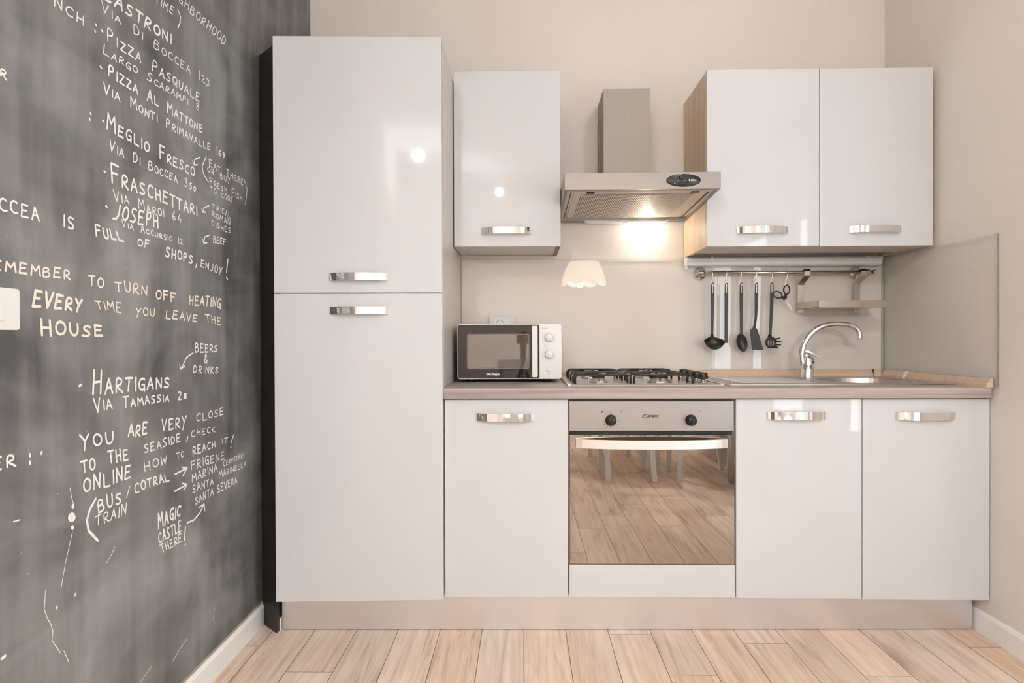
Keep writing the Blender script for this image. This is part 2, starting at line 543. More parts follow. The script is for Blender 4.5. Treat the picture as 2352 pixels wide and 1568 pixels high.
M['pane_side'] = glassmat('thin_clear_glass', ior=1.25)
M['oven_steel'] = steelmat('oven_panel_steel', (0.38, 0.36, 0.35), 0.46, 'x', 0.08)
M['pane_edge'] = pmat('green_glass_edge', (0.22, 0.245, 0.17), 0.15)
M['white_wood'] = pmat('white_painted_wood', (0.88, 0.88, 0.87), 0.4, noise=0.01)
M['bulb'] = emat('glowing_bulb', (1.0, 0.93, 0.82), 60.0)
M['lens'] = emat('lit_lamp_lens', (1.0, 0.93, 0.80), 14.0)
M['steel_bar'] = pmat('satin_grip_steel', (0.86, 0.83, 0.80), 0.42, metal=1.0)
M['iron'] = pmat('white_radiator_enamel', (0.75, 0.74, 0.72), 0.35)
M['leaf'] = pmat('green_leaf', (0.06, 0.13, 0.05), 0.5, noise=0.3)
M['petal'] = pmat('white_petal', (0.85, 0.80, 0.82), 0.6, noise=0.05)

def cloth(name, col, trans):
    m, nt, N, Lk, P = new_mat(name)
    out = [n for n in N if n.type == 'OUTPUT_MATERIAL'][0]
    P.inputs['Base Color'].default_value = (*col, 1); P.inputs['Roughness'].default_value = 0.9
    tl = N.new('ShaderNodeBsdfTranslucent'); tl.inputs[0].default_value = (*col, 1)
    mx = N.new('ShaderNodeMixShader'); mx.inputs[0].default_value = trans
    Lk.new(P.outputs[0], mx.inputs[1]); Lk.new(tl.outputs[0], mx.inputs[2]); Lk.new(mx.outputs[0], out.inputs['Surface'])
    return m
M['curtain'] = cloth('sheer_curtain_cloth', (0.80, 0.76, 0.72), 0.45)
M['shade'] = cloth('pleated_shade_cloth', (0.86, 0.80, 0.70), 0.5)
M['shade'].node_tree.nodes['Principled BSDF'].inputs['Emission Color'].default_value = (1.0, 0.90, 0.76, 1)
M['shade'].node_tree.nodes['Principled BSDF'].inputs['Emission Strength'].default_value = 5.2

def mirrormat():
    """tinted oven glass that mirrors the room, with the slight waviness of tempered glass"""
    m, nt, N, Lk, P = new_mat('mirror_oven_glass')
    P.inputs['Base Color'].default_value = (*OVEN, 1)
    P.inputs['Metallic'].default_value = 1.0; P.inputs['Roughness'].default_value = 0.015
    tc = N.new('ShaderNodeTexCoord'); nz = N.new('ShaderNodeTexNoise')
    nz.inputs['Scale'].default_value = 5.2; nz.inputs['Detail'].default_value = 1
    Lk.new(tc.outputs['Object'], nz.inputs['Vector'])
    bp = N.new('ShaderNodeBump'); bp.inputs['Strength'].default_value = 0.12; bp.inputs['Distance'].default_value = 0.003
    Lk.new(nz.outputs[0], bp.inputs['Height']); Lk.new(bp.outputs[0], P.inputs['Normal'])
    return m
M['mirror'] = mirrormat()
# ================================================================== the room
T_ = 0.08
struct('floor', MB().box(XL - T_, XR + T_, YF - T_, T_, -0.05, 0.0), M['floor'])
struct('ceiling', MB().box(XL - T_, XR + T_, YF - T_, T_, ZC, ZC + 0.05), M['ceiling'])
struct('wall_back', MB().box(XL - T_, XR + T_, 0, T_, 0, ZC), M['wall'])
wall_left = struct('wall_left', MB().box(XL - T_, XL, -2.35, 0, 0, ZC, mi=0).box(XL - T_, XL, YF, -2.35, 0, ZC, mi=1), [M['board'], M['wall']])
struct('wall_front', MB().box(XL - T_, XR + T_, YF - T_, YF, 0, ZC), M['wall'])
WY0, WY1, WZ0, WZ1 = -2.68, -1.42, 0.03, 2.32          # glazed door opening in the right wall
wr = MB()
wr.box(XR, XR + T_, WY1, 0, 0, ZC); wr.box(XR, XR + T_, YF, WY0, 0, ZC)
wr.box(XR, XR + T_, WY0, WY1, WZ1, ZC); wr.box(XR, XR + T_, WY0, WY1, 0, WZ0)
struct('wall_right', wr, M['wall'])

w1 = struct('window_1', MB().box(XR + 0.02, XR + 0.06, WY0, WY0 + 0.07, WZ0, WZ1, 0.004).box(XR + 0.02, XR + 0.06, WY1 - 0.07, WY1, WZ0, WZ1, 0.004)
            .box(XR + 0.02, XR + 0.06, WY0, WY1, WZ1 - 0.07, WZ1, 0.004).box(XR + 0.02, XR + 0.06, WY0, WY1, WZ0, WZ0 + 0.1, 0.004)
            .box(XR + 0.02, XR + 0.06, -2.08, -2.02, WZ0, WZ1, 0.004), M['white_wood'])
part('pane', MB().box(XR + 0.037, XR + 0.042, WY0 + 0.06, -2.07, WZ0 + 0.09, WZ1 - 0.06), M['pane'], w1)
part('pane', MB().box(XR + 0.037, XR + 0.042, -2.03, WY1 - 0.06, WZ0 + 0.09, WZ1 - 0.06), M['pane'], w1)

def skirting(name, x_wall, sgn, y0, y1):
    """board 8 cm high with a bevelled top lip; x_wall + sgn*thickness"""
    xa, xb = x_wall, x_wall + sgn * 0.012
    mb = MB().prism([(xa, 0.0), (xb, 0.0), (xb, 0.066), (x_wall + sgn * 0.005, 0.080), (xa, 0.080)], 'y', y0, y1)
    return struct(name, mb, M['skirt'])
bl = skirting('baseboard_left', XL, 1, YF, -0.545)
part('caulk_line', MB().box(XL, XL + 0.006, YF, -0.545, 0.0802, 0.0845), M['skirt_edge'], bl)
skirting('baseboard_right', XR, -1, WY1, -0.02)
# black filler board closing the gap between the blackboard wall and the tall unit
fl = MB().prism([(XL + 0.001, -0.548), (XL + 0.02, -0.530), (-0.012, -0.585), (-0.012, -0.622), (-0.02, -0.618)], 'z', 0.0, 2.138)
solo('gap_filler_board', fl, M['black_filler'], 'black painted upright filler board in the gap between blackboard wall and tall cabinet', 'filler board', (-0.05, -0.58, 0))

# ------------------------------------------------------------------ chalk writing on the left wall
GL = {
 'A': [[(0, 0), (.45, 1), (.95, 0)], [(.18, .38), (.8, .38)]],
 'B': [[(0, 0), (0, 1), (.6, .95), (.72, .78), (.55, .58), (0, .52)], [(.55, .56), (.85, .36), (.8, .12), (.5, 0), (0, 0)]],
 'C': [[(.9, .85), (.6, 1), (.25, .9), (.03, .55), (.1, .2), (.4, 0), (.9, .08)]],
 'D': [[(.05, 0), (.05, 1), (.5, .92), (.9, .6), (.8, .25), (.45, .03), (0, 0)]],
 'E': [[(.85, .98), (.1, 1), (.08, .5), (0, 0), (.85, .03)], [(.08, .52), (.7, .54)]],
 'F': [[(.05, 0), (.05, 1), (.9, 1)], [(.05, .52), (.7, .55)]],
 'G': [[(.9, .88), (.55, 1), (.15, .8), (.02, .45), (.2, .08), (.6, .02), (.85, .2), (.85, .45), (.5, .45)], [(.85, .45), (.88, -.08)]],
 'H': [[(.08, 0), (.08, 1)], [(.88, 0), (.85, 1)], [(.08, .48), (.87, .52)]],
 'I': [[(.5, 0), (.5, 1)]],
 'J': [[(.75, 1), (.8, .3), (.55, .02), (.1, .0)]],
 'K': [[(.1, 0), (.1, 1)], [(.85, 1), (.1, .45), (.9, 0)]],
 'L': [[(.1, 1), (.1, .03), (.9, 0)]],
 'M': [[(0, 0), (.1, 1), (.48, .45), (.85, 1), (.98, 0)]],
 'N': [[(.05, 0), (.08, 1), (.85, .02), (.9, 1)]],
 'O': [[(.5, 1), (.15, .85), (.02, .5), (.15, .12), (.5, 0), (.85, .15), (.97, .5), (.85, .85), (.45, 1)]],
 'P': [[(.1, 0), (.1, 1), (.65, .97), (.85, .75), (.65, .5), (.1, .45)]],
 'Q': [[(.5, 1), (.15, .85), (.02, .5), (.15, .12), (.5, 0), (.85, .15), (.97, .5), (.85, .85), (.45, 1)], [(.55, .3), (.95, -.1)]],
 'R': [[(.08, 0), (.08, 1), (.65, .97), (.85, .76), (.65, .52), (.1, .45), (.92, 0)]],
 'S': [[(.85, .9), (.5, 1), (.15, .85), (.2, .6), (.7, .42), (.85, .18), (.5, 0), (.05, .08)]],
 'T': [[(0, .97), (.95, 1)], [(.5, 1), (.45, 0)]],
 'U': [[(.08, 1), (.08, .3), (.3, .02), (.65, .03), (.88, .3), (.9, 1)]],
 'V': [[(0, 1), (.42, 0), (.9, 1)]],
 'W': [[(0, 1), (.22, 0), (.5, .7), (.75, 0), (1, 1)]],
 'Y': [[(.05, 1), (.5, .5)], [(.95, 1), (.5, .5), (.25, -.15)]],
 'Z': [[(.05, 1), (.9, .97), (.05, .03), (.95, 0)]],
 '&': [[(.9, .0), (.3, .6), (.3, .9), (.6, 1), (.75, .8), (.2, .4), (.2, .1), (.5, 0), (.95, .3)]],
 '0': [[(.5, 1), (.1, .6), (.2, .1), (.5, 0), (.85, .4), (.8, .85), (.5, 1)]],
 '1': [[(.2, .75), (.5, 1), (.5, 0)]],
 '2': [[(.1, .8), (.45, 1), (.8, .8), (.7, .5), (.05, .02), (.95, .03)]],
 '3': [[(.1, .95), (.8, .98), (.4, .58), (.85, .35), (.6, .02), (.05, .05)]],
 '4': [[(.6, 1), (.05, .35), (.95, .35)], [(.7, .6), (.7, 0)]],
 '5': [[(.85, 1), (.25, 1), (.2, .58), (.7, .55), (.85, .25), (.5, 0), (.05, .06)]],
 '6': [[(.75, 1), (.25, .6), (.1, .2), (.5, 0), (.85, .2), (.65, .45), (.15, .35)]],
 '8': [[(.5, .55), (.15, .8), (.5, 1), (.85, .8), (.5, .55), (.1, .25), (.5, 0), (.9, .25), (.5, .55)]],
 '9': [[(.85, .75), (.5, .5), (.15, .72), (.45, 1), (.85, .8), (.7, .3), (.4, 0)]],
}
def ribbon(bm, pts, w, x):
    """chalk stroke: a band with rounded joints lying on the wall plane, pts = (y, z)"""
    for i, (y, z) in enumerate(pts):
        r = w / 2 * random.uniform(.88, 1.08)
        vs = [bm.verts.new((x + random.uniform(0, .0003), y + r * math.cos(a * PI / 4), z + r * math.sin(a * PI / 4))) for a in range(8)]
        bm.faces.new(vs)
        if i + 1 < len(pts):
            y2, z2 = pts[i + 1]
            L_ = math.hypot(y2 - y, z2 - z)
            if L_ < 1e-6: continue
            ny, nz = -(z2 - z) / L_ * w / 2, (y2 - y) / L_ * w / 2
            xx = x + random.uniform(0, .0003)
            bm.faces.new([bm.verts.new((xx, a, b)) for a, b in ((y + ny, z + nz), (y - ny, z - nz), (y2 - ny, z2 - nz), (y2 + ny, z2 + nz))])

def rounded(st):
    """one corner-cutting pass, for the round letters"""
    q = [st[0]]
    for a, b in zip(st, st[1:]):
        q.append((a[0] * .75 + b[0] * .25, a[1] * .75 + b[1] * .25)); q.append((a[0] * .25 + b[0] * .75, a[1] * .25 + b[1] * .75))
    q.append(st[-1])
    return q
ROUND = set('BCDGJOPQRSU&0235689')
def write_line(bm, t, c, w):
    y0, z0, y1, z1, yt0, zt0, yt1, zt1 = c
    first = [i == 0 or t[i - 1] == ' ' for i in range(len(t))]
    caps = len(t) > 7                                        # longer lines start each word with a taller capital
    adv = [0.42 if ch in 'I1' else (1.25 if ch == ' ' else (1.15 if ch == 'M' else 1.0)) * (1.15 if caps and f and ch != ' ' else 1.0) for ch, f in zip(t, first)]
    tot = sum(adv); s = 0.0
    for ch, a, f in zip(t, adv, first):
        if ch != ' ':
            jx, jz, sc = random.uniform(-.05, .05), random.uniform(-.08, .08), random.uniform(.90, 1.08) * ((1.22 if f else 0.86) if caps else 1.0)
            tilt = random.uniform(-.10, .10)
            for st in GL[ch]:
                q = []
                pts = []
                if ch in ROUND: pts = rounded(rounded(st))
                else:
                    for (p, p2) in zip(st, st[1:]):          # subdivide for a slightly wavering hand
                        pts.append(p); pts.append(((p[0] + p2[0]) / 2, (p[1] + p2[1]) / 2))
                    pts.append(st[-1])
                gw = 0.22 if ch in 'I1' else 0.74 * a
                for px, pz in pts:
                    g = (px + tilt * (pz - .5)) * gw + (a - gw) * .3
                    u = (s + g + jx * .3) / tot
                    v = pz * sc + jz + random.uniform(-.012, .012)
                    by, bz = y0 + (y1 - y0) * u, z0 + (z1 - z0) * u
                    ty, tz = yt0 + (yt1 - yt0) * u, zt0 + (zt1 - zt0) * u
                    q.append((by + (ty - by) * v, bz + (tz - bz) * v))
                ribbon(bm, q, w, XL + 0.0006)
        s += a

CHALK = [
  ([
    ('NEIGHBORHOOD',-1.15,2.046,-0.799,2.051,-1.148,2.07,-0.775,2.094),
    ('TIME',-1.18,1.984,-1.088,1.994,-1.176,2.004,-1.082,2.017),
   ],[
    (6,-1.071,2.021,-1.058,2.009,-1.06,1.99,-1.072,1.969),
   ]),
  ([
    ('CASTRONI',-1.383,1.881,-1.096,1.909,-1.37,1.919,-1.095,1.938),
    ('VIA DI BOCCEA 123',-1.384,1.848,-0.892,1.871,-1.384,1.867,-0.892,1.897),
   ],[
   ]),
  ([
    ('NCH',-1.526,1.78,-1.432,1.784,-1.525,1.803,-1.431,1.806),
   ],[
    (8,-1.401,1.806,-1.4,1.805),
    (8,-1.404,1.79,-1.403,1.789),
   ]),
  ([
    ('PIZZA PASQUALE',-1.367,1.788,-0.954,1.803,-1.367,1.813,-0.951,1.831),
    ('LARGO SCARAMPI 8',-1.381,1.75,-0.955,1.773,-1.377,1.77,-0.954,1.793),
   ],[
    (8,-1.381,1.802,-1.379,1.801),
   ]),
  ([
    ('PIZZA AL MATTONE',-1.364,1.704,-0.941,1.711,-1.363,1.729,-0.94,1.736),
    ('VIA MONTI PRIMAVALLE 169',-1.379,1.658,-0.801,1.674,-1.379,1.679,-0.801,1.696),
   ],[
    (8,-1.387,1.715,-1.384,1.713),
   ]),
  ([
    ('MEGLIO FRESCO',-1.369,1.575,-0.984,1.566,-1.369,1.606,-0.983,1.596),
    ('VIA DI BOCCEA 350',-1.36,1.528,-0.977,1.521,-1.359,1.55,-0.977,1.541),
   ],[
    (8,-1.42,1.594,-1.42,1.591),
    (8,-1.423,1.58,-1.423,1.577),
    (8,-1.38,1.591,-1.377,1.59),
   ]),
  ([
    ('EAT THERE',-0.909,1.62,-0.673,1.62,-0.911,1.639,-0.672,1.642),
    ('OR BUY',-0.919,1.601,-0.767,1.599,-0.919,1.617,-0.767,1.618),
    ('FRESH FISH',-0.904,1.565,-0.683,1.561,-0.907,1.583,-0.683,1.583),
    ('TO COOK',-0.899,1.542,-0.753,1.538,-0.902,1.556,-0.749,1.558),
   ],[
    (6,-0.924,1.644,-0.947,1.609,-0.94,1.586,-0.912,1.569),
    (6,-0.672,1.641,-0.649,1.614,-0.653,1.588,-0.664,1.555),
    (6,-0.959,1.632,-0.988,1.617,-0.993,1.6),
    (6,-1,1.61,-0.993,1.599,-0.971,1.606),
   ]),
  ([
    ('FRASCHETTARI',-1.355,1.454,-0.971,1.449,-1.357,1.492,-0.971,1.482),
    ('VIA MAROI 64',-1.346,1.413,-1.055,1.411,-1.349,1.434,-1.059,1.433),
   ],[
    (8,-1.377,1.473,-1.374,1.472),
   ]),
  ([
    ('TIPICAL',-0.889,1.494,-0.766,1.483,-0.894,1.508,-0.765,1.502),
    ('ROMAN',-0.892,1.467,-0.769,1.459,-0.892,1.481,-0.769,1.48),
    ('DISHES',-0.893,1.436,-0.766,1.431,-0.898,1.452,-0.766,1.449),
   ],[
    (6,-0.91,1.495,-0.938,1.482,-0.946,1.467),
    (6,-0.951,1.478,-0.946,1.467,-0.926,1.471),
   ]),
  ([
    ('JOSEPH',-1.351,1.366,-1.164,1.377,-1.341,1.404,-1.164,1.408),
    ('VIA ACCURSIO 12',-1.317,1.354,-1.051,1.349,-1.319,1.368,-1.053,1.366),
   ],[
    (8,-1.372,1.392,-1.369,1.39),
   ]),
  ([
    ('BEEF',-0.886,1.384,-0.802,1.386,-0.885,1.406,-0.799,1.407),
   ],[
    (6,-0.909,1.402,-0.935,1.392,-0.942,1.374),
    (6,-0.947,1.384,-0.942,1.372,-0.922,1.376),
   ]),
  ([
    ('R',-1.656,1.577,-1.636,1.572,-1.656,1.591,-1.637,1.592),
   ],[
   ]),
  ([
    ('BOCCEA',-1.712,1.321,-1.562,1.32,-1.712,1.341,-1.564,1.345),
    ('IS',-1.505,1.319,-1.466,1.318,-1.505,1.343,-1.467,1.342),
    ('FULL',-1.407,1.314,-1.305,1.319,-1.411,1.339,-1.316,1.336),
    ('OF',-1.26,1.317,-1.203,1.318,-1.258,1.336,-1.199,1.336),
    ('SHOPS',-1.142,1.305,-0.997,1.301,-1.139,1.334,-0.996,1.322),
    ('ENJOY',-0.961,1.299,-0.829,1.282,-0.96,1.319,-0.823,1.308),
   ],[
    (7,-0.982,1.303,-0.987,1.292),
    (8,-0.791,1.342,-0.801,1.298),
    (9,-0.801,1.279,-0.795,1.275),
   ]),
  ([
    ('REMEMBER',-1.708,1.205,-1.478,1.207,-1.708,1.227,-1.479,1.231),
    ('TO',-1.432,1.198,-1.375,1.198,-1.434,1.221,-1.375,1.222),
    ('TURN',-1.342,1.194,-1.214,1.188,-1.347,1.216,-1.213,1.215),
    ('OFF',-1.186,1.184,-1.084,1.183,-1.184,1.211,-1.085,1.205),
    ('HEATING',-1.026,1.179,-0.836,1.178,-1.023,1.207,-0.83,1.207),
    ('EVERY',-1.588,1.142,-1.446,1.14,-1.582,1.175,-1.444,1.165),
    ('TIME',-1.405,1.149,-1.315,1.139,-1.416,1.166,-1.315,1.165),
    ('YOU',-1.269,1.137,-1.183,1.135,-1.269,1.157,-1.182,1.155),
    ('LEAVE',-1.144,1.134,-0.973,1.127,-1.14,1.156,-0.972,1.147),
    ('THE',-0.93,1.127,-0.834,1.12,-0.938,1.149,-0.834,1.142),
    ('HOUSE',-1.569,1.086,-1.377,1.083,-1.568,1.117,-1.379,1.104),
   ],[
   ]),
  ([
    ('BEERS',-0.995,1.035,-0.858,1.033,-0.995,1.063,-0.857,1.051),
    ('&',-0.947,0.999,-0.919,0.998,-0.947,1.027,-0.919,1.026),
    ('DRINKS',-1.006,0.973,-0.853,0.963,-1.005,0.997,-0.853,0.982),
   ],[
    (6,-1.005,1.034,-1.039,1.022,-1.062,0.995,-1.071,0.99),
    (6,-1.075,1.001,-1.071,0.989,-1.049,0.996),
   ]),
  ([
    ('HARTIGANS',-1.424,0.949,-1.118,0.94,-1.423,0.995,-1.116,0.969),
    ('VIA TAMASSIA 28',-1.417,0.908,-1.034,0.901,-1.42,0.935,-1.034,0.92),
   ],[
    (9,-1.461,0.972,-1.455,0.974),
   ]),
  ([
    ('YOU',-1.458,0.829,-1.345,0.825,-1.467,0.862,-1.345,0.852),
    ('ARE',-1.301,0.83,-1.218,0.826,-1.299,0.863,-1.216,0.855),
    ('VERY',-1.163,0.824,-1.038,0.818,-1.163,0.854,-1.037,0.851),
    ('CLOSE',-0.993,0.825,-0.818,0.826,-0.991,0.848,-0.821,0.849),
    ('TO',-1.458,0.775,-1.409,0.778,-1.461,0.805,-1.411,0.801),
    ('THE',-1.371,0.779,-1.293,0.775,-1.375,0.808,-1.296,0.803),
    ('SEASIDE',-1.238,0.778,-1.067,0.781,-1.242,0.801,-1.069,0.803),
    ('CHECK',-1.02,0.784,-0.875,0.778,-1.019,0.804,-0.874,0.795),
    ('ONLINE',-1.453,0.73,-1.284,0.727,-1.455,0.762,-1.283,0.757),
    ('HOW',-1.241,0.732,-1.133,0.73,-1.242,0.756,-1.135,0.751),
    ('TO',-1.093,0.735,-1.052,0.732,-1.097,0.75,-1.052,0.749),
    ('REACH',-1.013,0.726,-0.875,0.728,-1.015,0.752,-0.875,0.747),
    ('IT',-0.84,0.731,-0.794,0.726,-0.845,0.746,-0.79,0.744),
   ],[
    (7,-1.036,0.787,-1.043,0.774),
    (7,-0.76,0.748,-0.779,0.723),
    (8,-0.782,0.712,-0.779,0.709),
   ]),
  ([
    ('BUS',-1.407,0.675,-1.319,0.675,-1.411,0.707,-1.323,0.702),
    ('COTRAL',-1.278,0.684,-1.123,0.681,-1.279,0.712,-1.129,0.702),
    ('TRAIN',-1.415,0.644,-1.305,0.64,-1.418,0.666,-1.301,0.666),
   ],[
    (9,-1.414,0.707,-1.433,0.688,-1.442,0.666,-1.437,0.641,-1.407,0.608),
    (5,-1.296,0.706,-1.307,0.682),
   ]),
  ([
    ('FRIGENE',-1.021,0.687,-0.818,0.677,-1.023,0.711,-0.817,0.703),
    ('MARINA',-1.017,0.65,-0.863,0.649,-1.019,0.673,-0.865,0.672),
    ('CERVETERI',-0.832,0.655,-0.686,0.657,-0.832,0.67,-0.686,0.676),
    ('SANTA',-1.015,0.616,-0.888,0.612,-1.017,0.638,-0.89,0.634),
    ('MARINELLA',-0.86,0.623,-0.667,0.621,-0.863,0.644,-0.666,0.643),
    ('SANTA',-0.999,0.575,-0.891,0.58,-1.003,0.597,-0.89,0.604),
    ('SEVERA',-0.869,0.576,-0.732,0.579,-0.874,0.601,-0.735,0.599),
   ],[
    (7,-1.102,0.692,-1.044,0.696),
    (7,-1.064,0.703,-1.041,0.697,-1.062,0.679),
    (7,-1.105,0.644,-1.044,0.648),
    (7,-1.066,0.657,-1.042,0.648,-1.058,0.637),
   ]),
  ([
    ('MAGIC',-1.182,0.564,-1.072,0.569,-1.183,0.603,-1.067,0.594),
    ('CASTLE',-1.179,0.522,-1.068,0.521,-1.184,0.552,-1.07,0.552),
    ('THERE',-1.166,0.491,-1.068,0.49,-1.175,0.514,-1.068,0.512),
   ],[
    (8,-1.052,0.526,-1.057,0.49),
    (8,-1.053,0.477,-1.053,0.473),
    (8,-1.043,0.536,-1.009,0.532,-0.973,0.545,-0.95,0.564),
    (7,-0.978,0.562,-0.95,0.565,-0.946,0.543),
   ]),
  ([
    ('ER',-1.683,0.834,-1.622,0.828,-1.68,0.856,-1.624,0.852),
   ],[
    (8,-1.595,0.846,-1.595,0.842),
    (8,-1.595,0.831,-1.595,0.827),
   ]),
  ([
   ],[
    (12,-1.483,0.711,-1.483,0.707),
    (26,-1.488,0.688,-1.484,0.684),
    (12,-1.486,0.664,-1.484,0.662),
    (2.5,-1.491,0.752,-1.487,0.732,-1.481,0.713),
    (2.5,-1.485,0.655,-1.492,0.634,-1.505,0.596,-1.518,0.546),
    (2.5,-1.559,0.558,-1.563,0.519,-1.555,0.497,-1.546,0.48,-1.541,0.463,-1.544,0.446,-1.533,0.427,-1.522,0.408),
    (2.5,-1.512,0.407,-1.506,0.393,-1.499,0.375),
    (2.5,-1.351,0.574,-1.363,0.559,-1.38,0.545),
    (2.5,-1.05,0.195,-1.09,0.183,-1.119,0.169),
    (2.5,-0.893,0.217,-0.901,0.178),
    (2.5,-1.215,0.208,-1.259,0.192),
    (7,-1.477,0.515,-1.479,0.512),
    (7,-1.53,0.51,-1.531,0.507),
    (7,-1.566,0.845,-1.567,0.841),
    (10,-1.663,0.472,-1.657,0.473),
    (4,-1.635,0.723,-1.62,0.722),
   ]),
]
for gi, (lines, strokes) in enumerate(CHALK):
    mb = MB()
    heavy = gi in (4, 11, 12, 13, 20)
    for L_ in lines:
        hgt = math.hypot(L_[7] - L_[5], 0) if False else abs(L_[6] - L_[2])
        write_line(mb.bm, L_[0], L_[1:], min(0.0056, max(0.0028, hgt * 0.155)) * (1.2 if heavy else 1.0))
    for st in strokes:
        ribbon(mb.bm, list(zip(st[1::2], st[2::2])), st[0] * 0.0007, XL + 0.0006)
    part('chalk_note', mb, M['chalk_warm'] if gi == 13 else M['chalk'], wall_left)

# light switch plate on the blackboard wall
sw = thing('light_switch', 'white light switch plate on the blackboard wall at the left edge', 'light switch', (XL, -1.69, 1.134))
part('plate', MB().boxr(XL, XL + 0.008, -1.745, -1.6235, 1.094, 1.1745, 0.006, 'x', 4, edge=0.0015), M['white_plastic'], sw)
for a, b in ((-1.73, -1.708), (-1.706, -1.684), (-1.682, -1.660)):
    part('rocker', MB().box(XL + 0.008, XL + 0.0105, a, b, 1.112, 1.156, 0.001), M['white_plastic'], sw)

# ================================================================== kitchen units
def bow_handle(parent, x0, x1, z, yface, rot=None, h=0.027):
    """chrome bow handle: flat strip bowing out of the door between two flat feet"""
    pts = []
    n = 22
    for i in range(n + 1):
        t = i / n
        if t < 0.12: off = 0.004 + 0.016 * (t / 0.12) ** 1.3
        elif t > 0.88: off = 0.004 + 0.016 * ((1 - t) / 0.12) ** 1.3
        else: off = 0.020 + 0.009 * (1 - ((t - .5) / .38) ** 2)
        pts.append((x0 + (x1 - x0) * t, yface - off, z))
    mb = MB().strip(pts, h, 0.005, (0, 0, 1), smooth=False)
    mb.box(x0, x0 + 0.012, yface - 0.006, yface, z - h / 2, z + h / 2, 0.001)
    mb.box(x1 - 0.012, x1, yface - 0.006, yface, z - h / 2, z + h / 2, 0.001)
    if rot: mb.rotz(*rot)
    return part('handle', mb, M['chrome'], parent, 'shiny chrome bow handle')

def door(parent, x0, x1, z0, z1, yface, hx0=None, hx1=None, hz=None, t=0.019, rot=None, mat='gloss', name='door'):
    mb = MB().box(x0, x1, yface, yface + t, z0, z1, 0.0016, 2)
    if rot: mb.rotz(*rot)
    d = part(name, mb, M[mat], parent)
    if hx0 is not None: bow_handle(d, hx0, hx1, hz, yface, rot)
    return d

# tall fridge column
YT = -0.6405
rotT = (0.036, 0.60, YT)
tall = thing('tall_cabinet', 'tall white gloss fridge cabinet with two doors beside the blackboard wall', 'cabinet', (0.3, -0.3, 0.0))
part('carcass', MB().box(0.003, 0.600, -0.610, -0.012, 0.135, 2.150, 0.001).box(0.02, 0.05, -0.52, -0.48, 0, 0.135).box(0.55, 0.58, -0.52, -0.48, 0, 0.135).box(0.02, 0.05, -0.08, -0.04, 0, 0.135).box(0.55, 0.58, -0.08, -0.04, 0, 0.135), M['carcass'], tall)
door(tall, 0.0, 0.5995, 1.2385, 2.1527, YT, 0.201, 0.402, 1.2945, rot=rotT)
door(tall, 0.0, 0.5995, 0.1326, 1.2355, YT, 0.203, 0.404, 1.1745, rot=rotT)

YB = -0.6217
def base_carcass(parent, x0, x1):
    mb = MB()
    mb.box(x0, x0 + 0.018, YB + 0.0215, -0.02, 0.139, 0.853)
    mb.box(x1 - 0.018, x1, YB + 0.0215, -0.02, 0.139, 0.853)
    mb.box(x0 + 0.018, x1 - 0.018, YB + 0.0215, -0.02, 0.139, 0.157)
    mb.box(x0 + 0.018, x1 - 0.018, -0.028, -0.02, 0.157, 0.853)
    mb.box(x0 + 0.018, x1 - 0.018, YB + 0.0215, YB + 0.09, 0.835, 0.853)
    for xx in (x0 + 0.03, x1 - 0.06):
        for yy in (-0.5, -0.1):
            mb.box(xx, xx + 0.03, yy, yy + 0.03, 0.0, 0.139)
    return part('carcass', mb, M['carcass'], parent)

b1 = thing('base_cabinet', 'white gloss base cabinet with one door under the microwave', 'cabinet', (0.825, -0.3, 0))
base_carcass(b1, 0.603, 1.050)
door(b1, 0.6035, 1.0490, 0.1352, 0.8522, YB, 0.722, 0.925, 0.790)

bo = thing('oven_cabinet', 'white oven housing unit with a plain low panel under the oven', 'cabinet', (1.35, -0.3, 0))
base_carcass(bo, 1.0515, 1.6490)
door(bo, 1.0535, 1.6480, 0.1375, 0.2545, YB, name='lower_panel')

b3 = thing('sink_cabinet', 'white gloss two door base cabinet under the sink', 'cabinet', (2.1, -0.3, 0))
base_carcass(b3, 1.651, 2.5495)
door(b3, 1.6520, 2.0985, 0.1362, 0.8522, YB, 1.764, 1.967, 0.795)
door(b3, 2.1020, 2.5495, 0.1330, 0.8512, YB, 2.219, 2.424, 0.7925)

# plinth
pl = MB()
pa, pb = Vector((-0.0045, -0.5965)), Vector((2.531, -0.5640))
dn = (pb - pa).normalized(); nn = Vector((-dn.y, dn.x)) * 0.014
pl.prism([(pa.x, pa.y), (pb.x, pb.y), (pb.x + nn.x, pb.y + nn.y), (pa.x + nn.x, pa.y + nn.y)], 'z', 0.003, 0.131)
solo('plinth', pl, M['plinth'], 'long brushed aluminium plinth strip along the floor under the cabinets', 'plinth', (1.26, -0.57, 0))
solo('skirting_offcut', MB().prism([(-0.0205, -0.602), (-0.0075, -0.6005), (-0.0075, -0.58), (-0.0205, -0.58)], 'z', 0, 0.045),
     M['skirt'], 'short cream skirting offcut standing by the left end of the plinth', 'skirting', (-0.014, -0.59, 0))

# worktop with an opening for the sink bowl
wt = MB()
ZW0, ZW1 = 0.8562, 0.8945
YW = -0.642
def wbox(x0, x1, y0, y1): wt.box(x0, x1, y0, y1, ZW0, ZW1)
wt.prism([(YW, ZW0 + .002), (YW + .002, ZW0), (-0.53, ZW0), (-0.53, ZW1), (YW + .004, ZW1), (YW + .001, ZW1 - .0015), (YW, ZW1 - .005)], 'x', 0.603, 2.5405)
wbox(0.603, 2.06, -0.53, -0.01); wbox(2.50, 2.5405, -0.53, -0.01); wbox(2.06, 2.50, -0.09, -0.01)
solo('worktop', wt, M['worktop'], 'long pale wood grain worktop over the base cabinets', 'worktop', (1.57, -0.3, ZW0))

